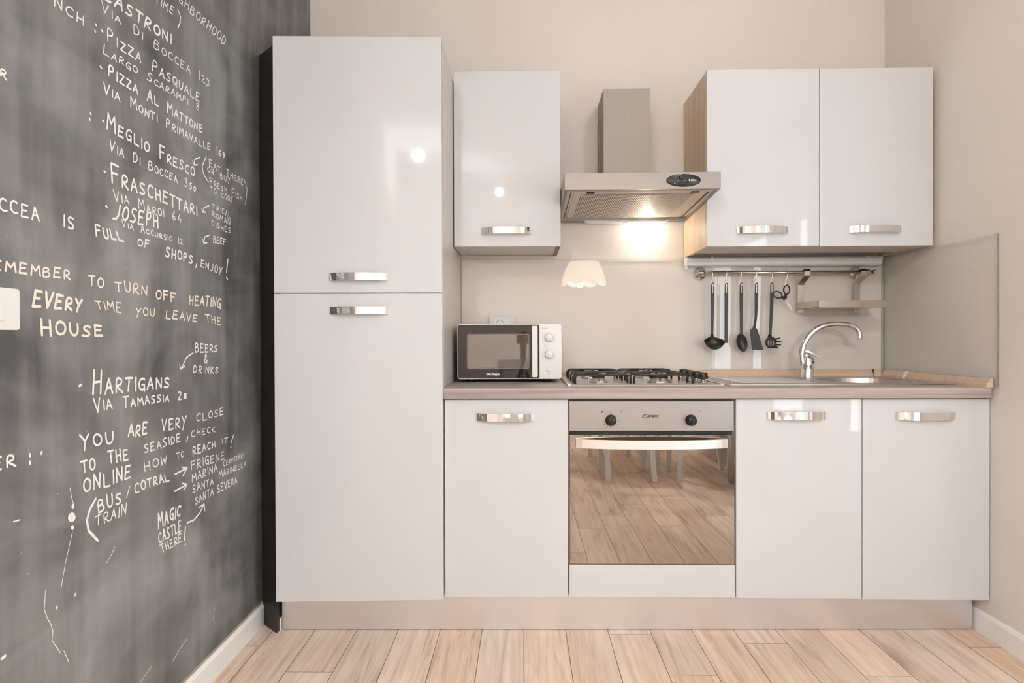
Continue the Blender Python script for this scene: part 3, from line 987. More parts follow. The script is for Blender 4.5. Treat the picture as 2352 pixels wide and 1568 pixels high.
# oak upstands
def upstand_profile(y0, t): return [(y0, ZW1), (y0 - t, ZW1), (y0 - t * .95, ZW1 + .010), (y0 - t * .35, ZW1 + .030), (y0, ZW1 + .030)]
ub = thing('back_upstand', 'oak coloured upstand strip along the back of the worktop', 'upstand', (1.55, -0.02, ZW1))
part('strip', MB().prism(upstand_profile(-0.0095, 0.022), 'x', 0.603, 2.485), M['upstand'], ub)
part('corner_cap', MB().prism([(-0.0095, ZW1), (-0.034, ZW1), (-0.032, ZW1 + .012), (-0.02, ZW1 + .0315), (-0.0095, ZW1 + .0315)], 'x', 2.487, 2.519, bev=0.001), M['upstand'], ub)
part('corner_joint', MB().box(2.4852, 2.4868, -0.0335, -0.0095, ZW1, ZW1 + .031), M['dark_gap'], ub, 'dark open joint')
us = thing('side_upstand', 'oak coloured upstand strip against the right wall beside the sink', 'upstand', (2.53, -0.35, ZW1))
sp_ = [(2.5385, ZW1), (2.517, ZW1), (2.5185, ZW1 + .010), (2.531, ZW1 + .030), (2.5385, ZW1 + .030)]
part('strip', MB().prism(sp_, 'y', -0.626, -0.036), M['upstand'], us)
part('end_cap', MB().prism([(2.5395, ZW1), (2.5155, ZW1), (2.517, ZW1 + .012), (2.530, ZW1 + .0315), (2.5395, ZW1 + .0315)], 'y', -0.650, -0.626, bev=0.001), M['upstand'], us)
part('joint_cover', MB().prism([(2.5385, ZW1), (2.5155, ZW1), (2.517, ZW1 + .012), (2.530, ZW1 + .0315), (2.5385, ZW1 + .0315)], 'y', -0.20, -0.185), M['skirt'], us, 'pale joint cover')

# glass panels
def glass_panel(name, label, x0, x1, y0, y1, z0, z1, axis, mat='pane'):
    mb = MB().box(x0, x1, y0, y1, z0, z1)
    mb.bm.faces.ensure_lookup_table()
    k = 'xyz'.index(axis)
    for f in mb.bm.faces:
        f.normal_update()
        f.material_index = 0 if abs(f.normal[k]) > 0.9 else 1
    return solo(name, mb, [M[mat], M['pane_edge']], label, 'glass panel', ((x0 + x1) / 2, (y0 + y1) / 2, z0))
glass_panel('glass_splashback', 'wide clear glass splashback on the back wall behind hob and sink', 0.604, 2.537, -0.0085, -0.003, ZW1 + .004, 1.437, 'y')
glass_panel('side_glass_panel', 'clear glass panel with green edge on the right wall beside the sink', 2.5415, 2.547, -0.664, -0.010, 0.899, 1.433, 'x', 'pane_side')

# ------------------------------------------------------------------ wall cabinets
def wall_carcass(parent, x0, x1, z0, z1, yf, mat_side, bottom_back, mat_bottom):
    mb = MB()
    part('side_panel', mb.box(x0, x0 + 0.018, yf, -0.004, z0, z1), M[mat_side], parent)
    part('side_panel', MB().box(x1 - 0.018, x1, yf, -0.004, z0, z1), M[mat_side], parent)
    mb = MB()
    mb.box(x0 + 0.018, x1 - 0.018, yf, -0.004, z1 - 0.018, z1)
    mb.box(x0 + 0.018, x1 - 0.018, yf, bottom_back, z0 + 0.002, z0 + 0.02)
    mb.box(x0 + 0.018, x1 - 0.018, -0.012, -0.004, z0 + 0.002, z1 - 0.018)
    part('carcass', mb, M[mat_bottom], parent)

ul = thing('wall_cabinet', 'narrow white gloss wall cabinet over the microwave', 'cabinet', (0.825, -0.15, 1.4543))
wall_carcass(ul, 0.604, 1.0455, 1.4555, 2.1780, -0.283, 'carcass', -0.004, 'carcass')
part('raw_edge', MB().box(1.0275, 1.0455, -0.283, -0.004, 1.4540, 1.4555), M['chipboard'], ul, 'bare brown board edge')
door(ul, 0.6035, 1.0455, 1.4543, 2.1795, -0.303, 0.720, 0.924, 1.517)

ur = thing('double_wall_cabinet', 'wide white two door wall cabinet with oak sides right of the hood', 'cabinet', (2.08, -0.17, 1.4415))
wall_carcass(ur, 1.6335, 2.5335, 1.4420, 2.1500, -0.3285, 'oak', -0.13, 'carcass')
part('recess_shade', MB().box(1.652, 2.515, -0.127, -0.10, 1.456, 1.462).box(1.652, 2.515, -0.10, -0.016, 1.470, 1.474), M['dark_gap'], ur, 'dark panels as shade in the open underside')  # dark coloured panels stand for the shade inside the open cabinet bottom
door(ur, 1.6335, 2.0822, 1.4415, 2.1530, -0.3496, 1.752, 1.953, 1.5045)
door(ur, 2.0845, 2.5345, 1.4400, 2.1530, -0.3496, 2.200, 2.404, 1.5050)

# ------------------------------------------------------------------ extractor hood
hd = thing('extractor_hood', 'stainless steel extractor hood with square duct over the gas hob', 'extractor hood', (1.337, -0.26, 1.607))
HX0, HX1 = 1.0480, 1.6310
cn = MB()
# canopy: front fascia, top, sides sloping down to the wall, back
cn.prism([(-0.525, 1.632), (-0.525, 1.694), (-0.520, 1.696), (-0.02, 1.696), (-0.02, 1.690), (-0.515, 1.690), (-0.515, 1.640), (-0.503, 1.632)], 'x', HX0, HX1)
for xa, xb in ((HX0, HX0 + 0.012), (HX1 - 0.012, HX1)):
    cn.prism([(-0.515, 1.632), (-0.515, 1.690), (-0.02, 1.690), (-0.02, 1.604)], 'x', xa, xb)
cn.box(HX0 + .012, HX1 - .012, -0.075, -0.02, 1.604, 1.628)
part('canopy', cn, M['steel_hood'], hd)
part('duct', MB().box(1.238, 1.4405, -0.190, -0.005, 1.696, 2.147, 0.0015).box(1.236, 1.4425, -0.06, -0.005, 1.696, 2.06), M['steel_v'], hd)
# underside: tray, ribbed grease filter, clips
def under(y): return 1.6325 + (y + 0.503) * (1.612 - 1.6325) / (0.43)      # z of the underside along y
def uplate(mb, x0, x1, y0, y1, dz0, dz1): mb.prism([(y0, under(y0) + dz0), (y1, under(y1) + dz0), (y1, under(y1) + dz1), (y0, under(y0) + dz1)], 'x', x0, x1)
tr_ = MB(); uplate(tr_, HX0 + .012, HX1 - .012, -0.503, -0.075, 0.004, 0.010)
part('tray', tr_, M['filter_steel'], hd)
ft = MB(); uplate(ft, HX0 + 0.040, HX1 - 0.045, -0.485, -0.082, 0.0015, 0.005)
n = 62
fo = part('grease_filter', ft, M['filter_steel'], hd)
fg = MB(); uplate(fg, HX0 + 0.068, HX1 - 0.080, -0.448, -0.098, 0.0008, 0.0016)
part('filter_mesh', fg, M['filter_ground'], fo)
fr_ = MB()
for i in range(n):
    x = HX0 + 0.070 + (HX1 - HX0 - 0.156) * i / (n - 1)
    fr_.prism([(-0.446, under(-0.446) - .0010), (-0.10, under(-0.10) - .0010), (-0.10, under(-0.10) + .001), (-0.446, under(-0.446) + .001)], 'x', x, x + 0.0046)
part('filter_ribs', fr_, M['filter_steel'], fo)
for x in (1.135, 1.535):
    c_ = MB(); uplate(c_, x, x + 0.03, -0.480, -0.462, -0.002, 0.004)
    part('filter_clip', c_, M['black_plastic'], hd)
for xa, xb in ((HX1 - 0.030, HX1 - 0.026), (HX0 + 0.026, HX0 + 0.029)):
    gp = MB(); uplate(gp, xa, xb, -0.47, -0.08, 0.0018, 0.0042)
    part('tray_gap', gp, M['dark_gap'], hd)
# oval control panel
cp = MB(); cp.lathe([(0, 0), (.0640, 0), (.0645, .001), (.060, .003), (0, .0032)], (1.4918, -0.525, 1.663), (0, -1, 0), 48, sx=1.0, sy=0.375)
cpo = part('control_panel', cp, M['black_plastic'], hd, 'dark oval control panel')
part('slider', MB().boxr(1.477, 1.507, -0.532, -0.5275, 1.6465, 1.6575, 0.005, 'y', 4), M['black_metal'], cpo)
part('knob', MB().cyl((1.484, -0.5275, 1.6735), (1.484, -0.536, 1.6735), 0.0095, 0.0085, bev=0.001), M['black_metal'], cpo)
mk = MB().cyl((1.4585, -0.5281, 1.651), (1.4585, -0.5288, 1.651), 0.0022, seg=12)
mk.prism([(1.4575, 1.670), (1.4615, 1.670), (1.4595, 1.6755)], 'y', -0.5281, -0.5288)
for xx, zz in ((1.474, 1.6625), (1.483, 1.6640), (1.492, 1.6625), (1.498, 1.6622), (1.475, 1.6835), (1.482, 1.6845)):
    mk.box(xx - .0012, xx + .0012, -0.5288, -0.5278, zz - .0014, zz + .0014)
mk.text('elica', 0.0135, (1.5175, -0.5284, 1.6590), FACING, 0.0002, 0.2, width=0.0215)
mk.prism([(1.5110, 1.6595), (1.5140, 1.6595), (1.5150, 1.6655), (1.5120, 1.6675)], 'y', -0.5281, -0.5288)
part('lettering', mk, M['print_white'], cpo, 'small white symbols and maker name')
# lamp behind a pale lens at the back edge
lens = MB().prism([(1.335, 1.606), (1.35, 1.597), (1.535, 1.597), (1.55, 1.606)], 'y', -0.070, -0.028)
part('lamp_cover', MB().prism([(1.17, 1.604), (1.185, 1.597), (1.335, 1.597), (1.345, 1.604)], 'y', -0.070, -0.028), M['white_plastic'], hd)
part('lamp_lens', MB().prism([(1.36, 1.604), (1.365, 1.598), (1.535, 1.598), (1.55, 1.604)], 'y', -0.070, -0.028), M['white_plastic'], hd)
part('lamp_bulb', MB().lathe([(0, 0), (.012, .002), (.018, .008), (.012, .015), (0, .016)], (1.452, -0.050, 1.597), (0, 0, -1), 20), M['lens'], hd, 'lit lamp')
bulb_light('hood_lamp_light', (1.452, -0.052, 1.566), 0.014, P_HOOD, (1.0, 0.90, 0.74), hd, ORG[hd.name])
# ------------------------------------------------------------------ strip light under the double wall cabinet
sl = thing('strip_light', 'off white strip light tube housing under the double wall cabinet', 'light fixture', (2.07, -0.03, 1.4))
part('housing', MB().prism([(-0.010, 1.4385), (-0.052, 1.4375), (-0.056, 1.431), (-0.056, 1.418), (-0.048, 1.4165), (-0.046, 1.404), (-0.036, 1.399), (-0.010, 1.399)], 'x', 1.640, 2.512), M['white_plastic'], sl)
part('end_cap', MB().box(1.630, 1.640, -0.054, -0.010, 1.399, 1.4385, 0.003).box(1.632, 1.639, -0.050, -0.022, 1.382, 1.400, 0.003), M['white_plastic'], sl)
for x in (1.745, 2.445):
    part('clip', MB().box(x - 0.008, x + 0.008, -0.060, -0.046, 1.431, 1.439, 0.002).box(x - 0.002, x + 0.012, -0.059, -0.05, 1.425, 1.433, 0.002), M['white_plastic'], sl)

# ------------------------------------------------------------------ utensil rail with hooks
RY, RZ = -0.060, 1.3665
rail = thing('utensil_rail', 'satin steel hanging rail on the splashback under the strip light', 'rail', (2.08, RY, RZ))
part('bar', MB().cyl((1.690, RY, RZ), (2.470, RY, RZ), 0.0078, seg=24), M['steel_soft'], rail)
for x in (1.7065, 2.415):
    w_ = MB().lathe([(0, 0), (.029, 0), (.029, .004), (.024, .010), (.011, .014), (.010, .034), (0, .034)], (x, -0.0088, RZ), (0, -1, 0), 32)
    w_.cyl((x, -0.04, RZ), (x, RY, RZ), 0.0085)
    part('wall_mount', w_, M['chrome'], rail)
for x0, x1 in ((1.682, 1.694), (2.466, 2.474)):
    part('end_knob', MB().cyl((x0, RY, RZ), (x1, RY, RZ), 0.0105, bev=0.002).cyl((x1 if x0 < 2 else x0 - .03, RY, RZ), (x1 + .012 if x0 < 2 else x0 - .016, RY, RZ), 0.0115, bev=0.002), M['steel_soft'], rail)

def s_hook(x, dx, label, low=1.3095, turn=1):
    """steel s-hook over the rail; lower eye at x+dx"""
    pts = []
    r = 0.0105
    for i in range(11):                                        # over the rail, from behind to the front
        a = PI * (1.18 - 1.18 * i / 10)
        pts.append((x + turn * 0.0, RY + r * math.cos(a) * -1 * -1, RZ + r * math.sin(a)))
    pts = [(p[0], RY - (p[1] - RY), p[2]) for p in pts]         # open side to the wall
    yb = RY - r
    pts.append((x, yb, RZ - 0.012))
    pts.append((x + dx * .5, yb + 0.003, RZ - 0.030))
    pts.append((x + dx, yb + 0.008, low + 0.012))
    for i in range(9):
        a = PI + PI * 1.15 * i / 8
        pts.append((x + dx + 0.0055 + 0.0055 * math.cos(a), yb + 0.008, low + 0.004 + 0.0065 * math.sin(a)))
    pts.append((x + dx + 0.0125, yb + 0.008, low + 0.014))
    mb = MB().tube(pts, 0.0022, 8)
    return solo('s_hook', mb, M['chrome'], label, 'hook', (x, RY, RZ), 'chrome hooks on the utensil rail')
HX = [1.744, 1.807, 1.873, 1.941, 2.012, 2.080]
HL = ['chrome hook on the rail holding the soup ladle', 'chrome hook on the rail holding the utensil turned edge-on',
      'chrome hook on the rail holding the serving spoon', 'chrome hook on the rail holding the black turner',
      'chrome hook on the rail holding the spaghetti server', 'chrome hook on the rail holding the scissors']
for x, l in zip(HX, HL):
    s_hook(x, -0.0045 if x < 2.05 else -0.008, l, 1.3095 if x < 2.05 else 1.302)

UY = -0.0625                                                    # plane in which the utensils hang
def loop_handle(mb, x, ztop, zneck, x2, w=0.0145, zloop=0.058, t=0.006, taper=.30):
    """black handle with a long slot at the top: outline bars, then a tapering solid shaft down to (x2, zneck)"""
    h = w / 2
    # slot loop
    pts = []
    for i in range(13):
        a = PI * i / 12
        pts.append((x + (h - .002) * math.cos(a), UY, ztop - h + (h - .002) * math.sin(a)))
    left = [(x - h + .002, UY, ztop - zloop)]
    right = [(x + h - .002, UY, ztop - zloop)]
    mb.tube(right + pts + left, 0.0020, 8, flat=(1.6, 1.0, (0, 1, 0)))
    zs = ztop - zloop + .012
    n = 8
    cen, ws = [], []
    for i in range(n + 1):
        f = i / n
        cen.append((x + (x2 - x) * f ** 1.5, UY, zs + (zneck - zs) * f)); ws.append((w + .0002) * (1 - taper * f))
    mb.strip(cen, w, t, (1, 0, 0), ws=ws)
    return mb

UG = 'black nylon kitchen utensils on the rail'
# soup ladle
mb = loop_handle(MB(), 1.7465, 1.3195, 1.100, 1.7435)
mb.strip([(1.7435, UY, 1.104), (1.7438, UY, 1.090), (1.7450, UY + .004, 1.078), (1.7465, UY + .006, 1.068)], .010, .005, (1, 0, 0), ws=[.0103, .0105, .016, .024])
ladle = thing('soup_ladle', 'black nylon soup ladle with round bowl, leftmost on the rail', 'ladle', (1.745, UY, 1.0175), UG)
part('handle', mb, M['nylon'], ladle)
LM = Matrix.Translation((1.7480, UY - 0.022, 1.0535)) @ Matrix.Rotation(math.radians(33), 4, 'X')
def ladle_fn(u, v):
    a = 2 * PI * u
    r = 0.0395 * math.sin(v * PI / 2) ** .9
    lip = abs(math.cos(a)) ** 7 * v ** 3
    x = r * math.cos(a) * (1 + .16 * lip); y = r * math.sin(a) * (.92 + .10 * abs(math.sin(a)) ** 5 * v ** 3)
    return LM @ Vector((x, y, -0.034 * math.cos(v * PI / 2) + .003 * lip))
part('bowl', MB().grid(ladle_fn, 48, 12, closed_u=True, thick=0.0022).tube([ladle_fn(i / 48, 1.0) for i in range(49)], .0017, 8, cap=False), M['nylon'], ladle)
# utensil seen edge-on (a flat turner whose blade hangs at right angles to the wall)
mb = loop_handle(MB(), 1.8080, 1.3195, 1.048, 1.8065, w=0.0145, taper=.16)
eo = solo('edge_on_utensil', mb, M['nylon'], 'straight black nylon utensil turned edge-on between ladle and spoon', 'utensil', (1.807, UY, 1.048), UG)
# serving spoon
mb = loop_handle(MB(), 1.8755, 1.3205, 1.085, 1.875)
spn = thing('serving_spoon', 'black nylon serving spoon with long oval bowl on the rail', 'spoon', (1.877, UY, 1.0065), UG)
part('handle', mb, M['nylon'], spn)
def spoon_fn(u, v):
    a = 2 * PI * u
    k = v
    ex, ez = 0.0255 * (1 - 0.22 * math.sin(a) * -1 * -1), 0.0420
    x = ex * math.cos(a) * k * (1 + 0.26 * math.sin(a)); z = ez * math.sin(a) * k
    d = 0.014 * (1 - k ** 2)
    return Vector((1.8800 + x - 0.15 * z, UY + 0.004 + d, 1.0495 + z))
part('bowl', MB().grid(spoon_fn, 36, 9, closed_u=True, thick=0.002), M['nylon'], spn)
# turner with slanted blade
mb = loop_handle(MB(), 1.9430, 1.3200, 1.165, 1.9400)
mb.strip([(1.940, UY, 1.168), (1.9385, UY - .002, 1.155), (1.934, UY - .006, 1.137), (1.930, UY - .010, 1.120), (1.929, UY - .011, 1.112)], 0.010, 0.006, (1, 0, 0), ws=[.0095, .010, .010, .011, .014])
sptl = thing('turner', 'black nylon turner with slanted flat blade on the rail', 'spatula', (1.945, UY, 1.0145), UG)
part('handle', mb, M['nylon'], sptl)
part('blade', MB().prism([(1.9225, 1.119), (1.9345, 1.119), (1.9415, 1.110), (1.9480, 1.092), (1.9680, 1.0215), (1.9660, 1.0165), (1.9600, 1.0145), (1.9230, 1.0165), (1.9180, 1.0200), (1.9105, 1.092), (1.9110, 1.106)], 'y', UY - 0.0135, UY - 0.0105, bev=0.0008), M['nylon'], sptl)
# spaghetti server
mb = loop_handle(MB(), 2.0125, 1.3205, 1.078, 2.004)
ssv = thing('spaghetti_server', 'black nylon spaghetti server with prongs, last of the utensils beside the scissors', 'spaghetti server', (2.01, UY, 1.0225), UG)
part('handle', mb, M['nylon'], ssv)
hb = MB()
cx_, cz_ = 2.006, 1.050
hb.tube([(2.003, UY, 1.085), (2.002, UY - .002, 1.074), (2.003, UY - .004, 1.067)], [.0065, .008, .010], 10, flat=(.6, 1.2, (0, 1, 0)))
for x in (-.0175, -.0060, .0060, .0165):
    hb.box(cx_ + x - .0032, cx_ + x + .0032, UY - .007, UY - .002, cz_ - .020 + abs(x) * .5, cz_ + .019 - abs(x) * .4, .001)
hb.box(cx_ - .020, cx_ + .020, UY - .007, UY - .002, cz_ + .010, cz_ + .019, .002)
hb.box(cx_ - .016, cx_ + .016, UY - .007, UY - .002, cz_ - .024, cz_ - .016, .002)
hb.tube([(cx_ + .0215 * math.cos(2 * PI * i / 28), UY - .005, cz_ + .0225 * math.sin(2 * PI * i / 28)) for i in range(29)], .0042, 8, cap=False)
part('head', hb, M['nylon'], ssv)
for px, pz, qx, qz in ((.017, .013, .030, .020), (.019, .003, .037, .006), (.017, -.010, .034, -.010), (.010, -.020, .022, -.022), (-.017, .010, -.026, .016), (-.019, -.004, -.028, -.004)):
    part('prong', MB().tube([(cx_ + px, UY - .004, cz_ + pz), (cx_ + (px + qx) / 2, UY - .014, cz_ + (pz + qz) / 2), (cx_ + qx, UY - .028, cz_ + qz)], [.0040, .0038, .0030], 10), M['nylon'], ssv)
# scissors
sc = thing('scissors', 'black handled kitchen scissors hanging tilted from the last hook', 'scissors', (2.075, UY, 1.186))
def ring(cx, cz, a, b, rot, y=UY, r=0.0034):
    pts = []
    for i in range(25):
        t = 2 * PI * i / 24
        x, z = a * math.cos(t), b * math.sin(t)
        pts.append((cx + x * math.cos(rot) - z * math.sin(rot), y, cz + x * math.sin(rot) + z * math.cos(rot)))
    return MB().tube(pts, r, 8, cap=False)
h1 = ring(2.0785, 1.2875, .0135, .0205, -0.05)
h1.tube([(2.0745, UY, 1.269), (2.072, UY, 1.258), (2.0745, UY - .001, 1.248)], [.004, .0075, .0055], 10)
part('grip', h1, M['nylon'], sc)
h2 = ring(2.0395, 1.2655, .0205, .0145, -0.35, UY + .004)
h2.tube([(2.057, UY + .004, 1.2575), (2.064, UY + .003, 1.251), (2.071, UY + .002, 1.2435)], [.004, .0070, .0055], 10)
part('grip', h2, M['nylon'], sc)
part('blade', MB().prism([(2.0705, 1.2470), (2.0765, 1.2465), (2.0830, 1.2310), (2.1115, 1.1855), (2.1080, 1.1895), (2.0740, 1.2340)], 'y', UY - 0.0015, UY), M['chrome'], sc)
part('blade', MB().prism([(2.0690, 1.2475), (2.0745, 1.2475), (2.0815, 1.2320), (2.1095, 1.1865), (2.1060, 1.1900), (2.0720, 1.2340)], 'y', UY + 0.0002, UY + 0.0016), M['chrome'], sc)

# ------------------------------------------------------------------ steel shelf hung on the rail
sh = thing('rail_shelf', 'small stainless steel shelf hung from the right end of the rail', 'shelf', (2.28, -0.15, 1.18))
for x in (2.154, 2.407):
    o_ = x + 0.0125
    pts = [(o_, RY + .0105, RZ - .004), (o_, RY + .0105, RZ + .006), (o_, RY + .004, RZ + .0115), (o_, RY - .006, RZ + .0115), (o_, RY - .0115, RZ + .004), (o_, RY - .0115, RZ - .016),
           (o_ - .002, RY - .009, RZ - .022), (x + .001, -0.040, RZ - .048), (x, -0.036, RZ - .056), (x, -0.034, 1.184)]
    part('bracket', MB().strip(pts, 0.0265, 0.0022, (1, 0, 0)), M['steel_soft'], sh)
ty = MB()
ty.box(2.139, 2.426, -0.2355, -0.2335, 1.1985, 1.2285, 0.0005)
ty.box(2.139, 2.141, -0.2335, -0.038, 1.1985, 1.2275, 0.0004); ty.box(2.424, 2.426, -0.2335, -0.038, 1.1985, 1.2275, 0.0004)
ty.box(2.139, 2.426, -0.040, -0.038, 1.1985, 1.2275, 0.0004); ty.box(2.139, 2.426, -0.2335, -0.038, 1.1985, 1.2005)
part('tray', ty, M['steel_soft'], sh)

# ------------------------------------------------------------------ sink
sk = thing('sink', 'stainless steel inset sink with round bowl and drainer', 'sink', (2.1, -0.3, ZW1))
DZ = ZW1 + 0.003
bc, br = (2.285, -0.315), 0.180
X0, X1, Y0, Y1 = 1.672, 2.500, -0.520, -0.060
b = bmesh.new()
NN = 64
angs = sorted(set([2 * PI * i / NN for i in range(NN)] + [math.atan2(y - bc[1], x - bc[0]) % (2 * PI) for x in (X0, X1) for y in (Y0, Y1)]))
outer, inner = [], []
for a in angs:
    c, s = math.cos(a), math.sin(a)
    ks = []
    if c > 1e-9: ks.append((X1 - bc[0]) / c)
    if c < -1e-9: ks.append((X0 - bc[0]) / c)
    if s > 1e-9: ks.append((Y1 - bc[1]) / s)
    if s < -1e-9: ks.append((Y0 - bc[1]) / s)
    k = min(ks)
    outer.append(b.verts.new((bc[0] + c * k, bc[1] + s * k, DZ)))
    inner.append([b.verts.new((bc[0] + c * (br * q), bc[1] + s * (br * q), DZ + z)) for q, z in ((1, 0), (.985, -.004), (.965, -.02), (.92, -.11), (.82, -.145), (.5, -.155), (.18, -.158))])
edge_ = [b.verts.new((v.co.x + (.004 if v.co.x > 2 else -.004) * (abs(v.co.x - X0) < 1e-6 or abs(v.co.x - X1) < 1e-6), v.co.y, ZW1)) for v in outer]
n = len(angs)
ctr = b.verts.new((bc[0], bc[1], DZ - .160))
for i in range(n):
    j = (i + 1) % n
    b.faces.new((outer[i], outer[j], inner[j][0], inner[i][0]))
    b.faces.new((edge_[i], edge_[j], outer[j], outer[i]))
    for q in range(6): b.faces.new((inner[i][q], inner[j][q], inner[j][q + 1], inner[i][q + 1]))
    b.faces.new((inner[i][6], inner[j][6], ctr))
bmesh.ops.recalc_face_normals(b, faces=list(b.faces))
part('basin', MB()._merge(b, False), M['steel'], sk)
dr = MB()
for i in range(9):
    y = -0.45 + i * 0.042
    dr.tube([(1.72, y, DZ + .0005), (1.73, y, DZ + .002), (2.02, y, DZ + .002), (2.03, y, DZ + .0005)], .0028, 8)
part('drainer_ribs', dr, M['steel'], sk)
part('drain', MB().lathe([(0, .004), (.032, .004), (.036, 0), (0, 0)], (bc[0], bc[1], DZ - .158), (0, 0, 1), 24), M['chrome'], sk)

# ------------------------------------------------------------------ tap
TY = -0.185
tp = thing('kitchen_tap', 'chrome swan neck mixer tap on the sink', 'tap', (2.112, TY, DZ))
part('base', MB().lathe([(0, 0), (.0265, 0), (.0265, .003), (.0250, .006), (.0245, .052), (.0250, .054), (.0250, .058), (.0245, .060), (.0240, .078), (.020, .088), (.012, .093), (0, .094)], (2.112, TY, DZ), (0.05, 0, 1), 36), M['chrome'], tp)
sp = []
P_ = [(2.091, .060), (2.0885, .080), (2.088, .105), (2.092, .130), (2.101, .154), (2.116, .178), (2.136, .199), (2.161, .216), (2.190, .2265), (2.222, .2315), (2.256, .2310), (2.286, .2265), (2.310, .2170), (2.324, .2035), (2.3285, .188), (2.3285, .178)]
SR = [.0125, .0125, .0122, .0120, .0118, .0116, .0115, .0113, .0112, .0110, .0108, .0107, .0110, .0115, .0120, .0120]
Q_, QR = [], []
for i in range(len(P_) - 1):                                   # smooth curve through the points
    p0, p1, p2, p3 = P_[max(i - 1, 0)], P_[i], P_[i + 1], P_[min(i + 2, len(P_) - 1)]
    for k in range(4):
        t = k / 4
        Q_.append(tuple(.5 * (2 * b1 + (c1 - a1) * t + (2 * a1 - 5 * b1 + 4 * c1 - d1) * t * t + (3 * b1 - a1 - 3 * c1 + d1) * t ** 3) for a1, b1, c1, d1 in zip(p0, p1, p2, p3)))
        QR.append(SR[i] + (SR[i + 1] - SR[i]) * t)
Q_.append(P_[-1]); QR.append(SR[-1])
part('spout', MB().tube([(x, TY - .004 - .03 * max(0, (x - 2.1)), DZ + z) for x, z in Q_], QR, 24), M['chrome'], tp)
part('aerator', MB().cyl((2.3285, TY - .0108, DZ + .180), (2.3285, TY - .0108, DZ + .170), .0128, bev=.001).cyl((2.3285, TY - .0108, DZ + .171), (2.3285, TY - .0108, DZ + .167), .0095), M['chrome'], tp)
part('lever', MB().strip([(2.100, TY - .004, DZ + .118), (2.112, TY - .006, DZ + .112), (2.128, TY - .008, DZ + .104), (2.146, TY - .010, DZ + .094), (2.163, TY - .012, DZ + .0875), (2.172, TY - .013, DZ + .086)], .03, .007, (0, 1, 0.0), ws=[.018, .030, .030, .026, .022, .018])
     .tube([(2.108, TY, DZ + .088), (2.110, TY, DZ + .106)], [.020, .013], 20), M['chrome'], tp)
part('hot_cold_dot', MB().cyl((2.128, TY - .0205, DZ + .068), (2.1285, TY - .0255, DZ + .068), .0035), M['print_black'], tp)

# ------------------------------------------------------------------ gas hob
hb_ = thing('gas_hob', 'stainless steel four burner gas hob with black pan supports', 'hob', (1.34, -0.3, ZW1))
q = MB()
q.prism([(-0.548, ZW1), (-0.548, ZW1 + .002), (-0.543, ZW1 + .0065), (-0.534, ZW1 + .008), (-0.525, ZW1 + .005), (-0.070, ZW1 + .005), (-0.062, ZW1 + .008), (-0.052, ZW1 + .0065), (-0.048, ZW1)], 'x', 1.056, 1.632)
for xa, xb in ((1.052, 1.066), (1.622, 1.636)):
    q.box(xa, xb, -0.548, -0.048, ZW1, ZW1 + .0085, .003)
part('plate', q, M['hob_steel'], hb_)
HZ = ZW1 + .005
BUR = [(1.185, -0.425, .026), (1.185, -0.175, .034), (1.420, -0.425, .038), (1.420, -0.175, .026)]
for x, y, r in BUR:
    bu = part('burner', MB().lathe([(0, 0), (r + .012, 0), (r + .010, .006), (r + .002, .009), (r, .018), (0, .018)], (x, y, HZ), (0, 0, 1), 32), M['hob_steel'], hb_)
    part('burner_cap', MB().lathe([(0, .018), (r - .002, .018), (r - .001, .022), (r - .006, .026), (0, .027)], (x, y, HZ), (0, 0, 1), 32), M['black_metal'], bu)
    part('ignition_pin', MB().cyl((x - r - .012, y + .012, HZ), (x - r - .012, y + .012, HZ + .024), .0028, bev=.0008), M['socket_grey'], bu)
GZ = ZW1 + .0385
def rod(mb, pts, r=.0042): mb.tube(pts, r, 8)
for gx0, gx1, bx in ((1.086, 1.298, 1.185), (1.310, 1.532, 1.420)):
    g = MB()
    for y in (-0.500, -0.300, -0.100):
        def bent(x, s): return [(x, y, HZ), (x, y, GZ - .012), (x + s * .004, y, GZ - .004), (x + s * .014, y, GZ)]
        rod(g, bent(gx0, 1) + list(reversed(bent(gx1, -1))))
    for x in (gx0 + .012, gx1 - .012):
        rod(g, [(x, -0.500, GZ - .002), (x, -0.100, GZ - .002)])
    for by in (-0.425, -0.175):
        for s in (-1, 1):
            x_e = gx0 if s < 0 else gx1
            rod(g, [(x_e, by, HZ), (x_e, by, GZ - .010), (x_e - s * .005, by, GZ - .002), (x_e - s * .014, by, GZ + .0015), (bx + s * .030, by, GZ + .0015)], .0046)
            ye = by + s * .072
            rod(g, [(bx, ye, GZ), (bx, by + s * .030, GZ + .0015)], .0046)
    part('pan_support', g, M['black_metal'], hb_)
for i, (x, y) in enumerate(((1.5815, -0.190), (1.5835, -0.275), (1.5855, -0.360), (1.5885, -0.440))):
    kn = MB().cyl((x, y, HZ + .014), (x, y, HZ + .037 ), .0195, .0175, seg=28, bev=.0015)
    kn.box(x - .003, x + .003, y - .017, y + .017, HZ + .033, HZ + .0395, .001)
    ko = part('knob', kn, M['black_plastic'], hb_)
    part('knob_stem', MB().cyl((x, y, HZ), (x, y, HZ + .015), .0075, seg=18).lathe([(.0185, 0), (.0185, .0016), (0, .0016)], (x, y, HZ), (0, 0, 1), 24), M['steel'], ko)

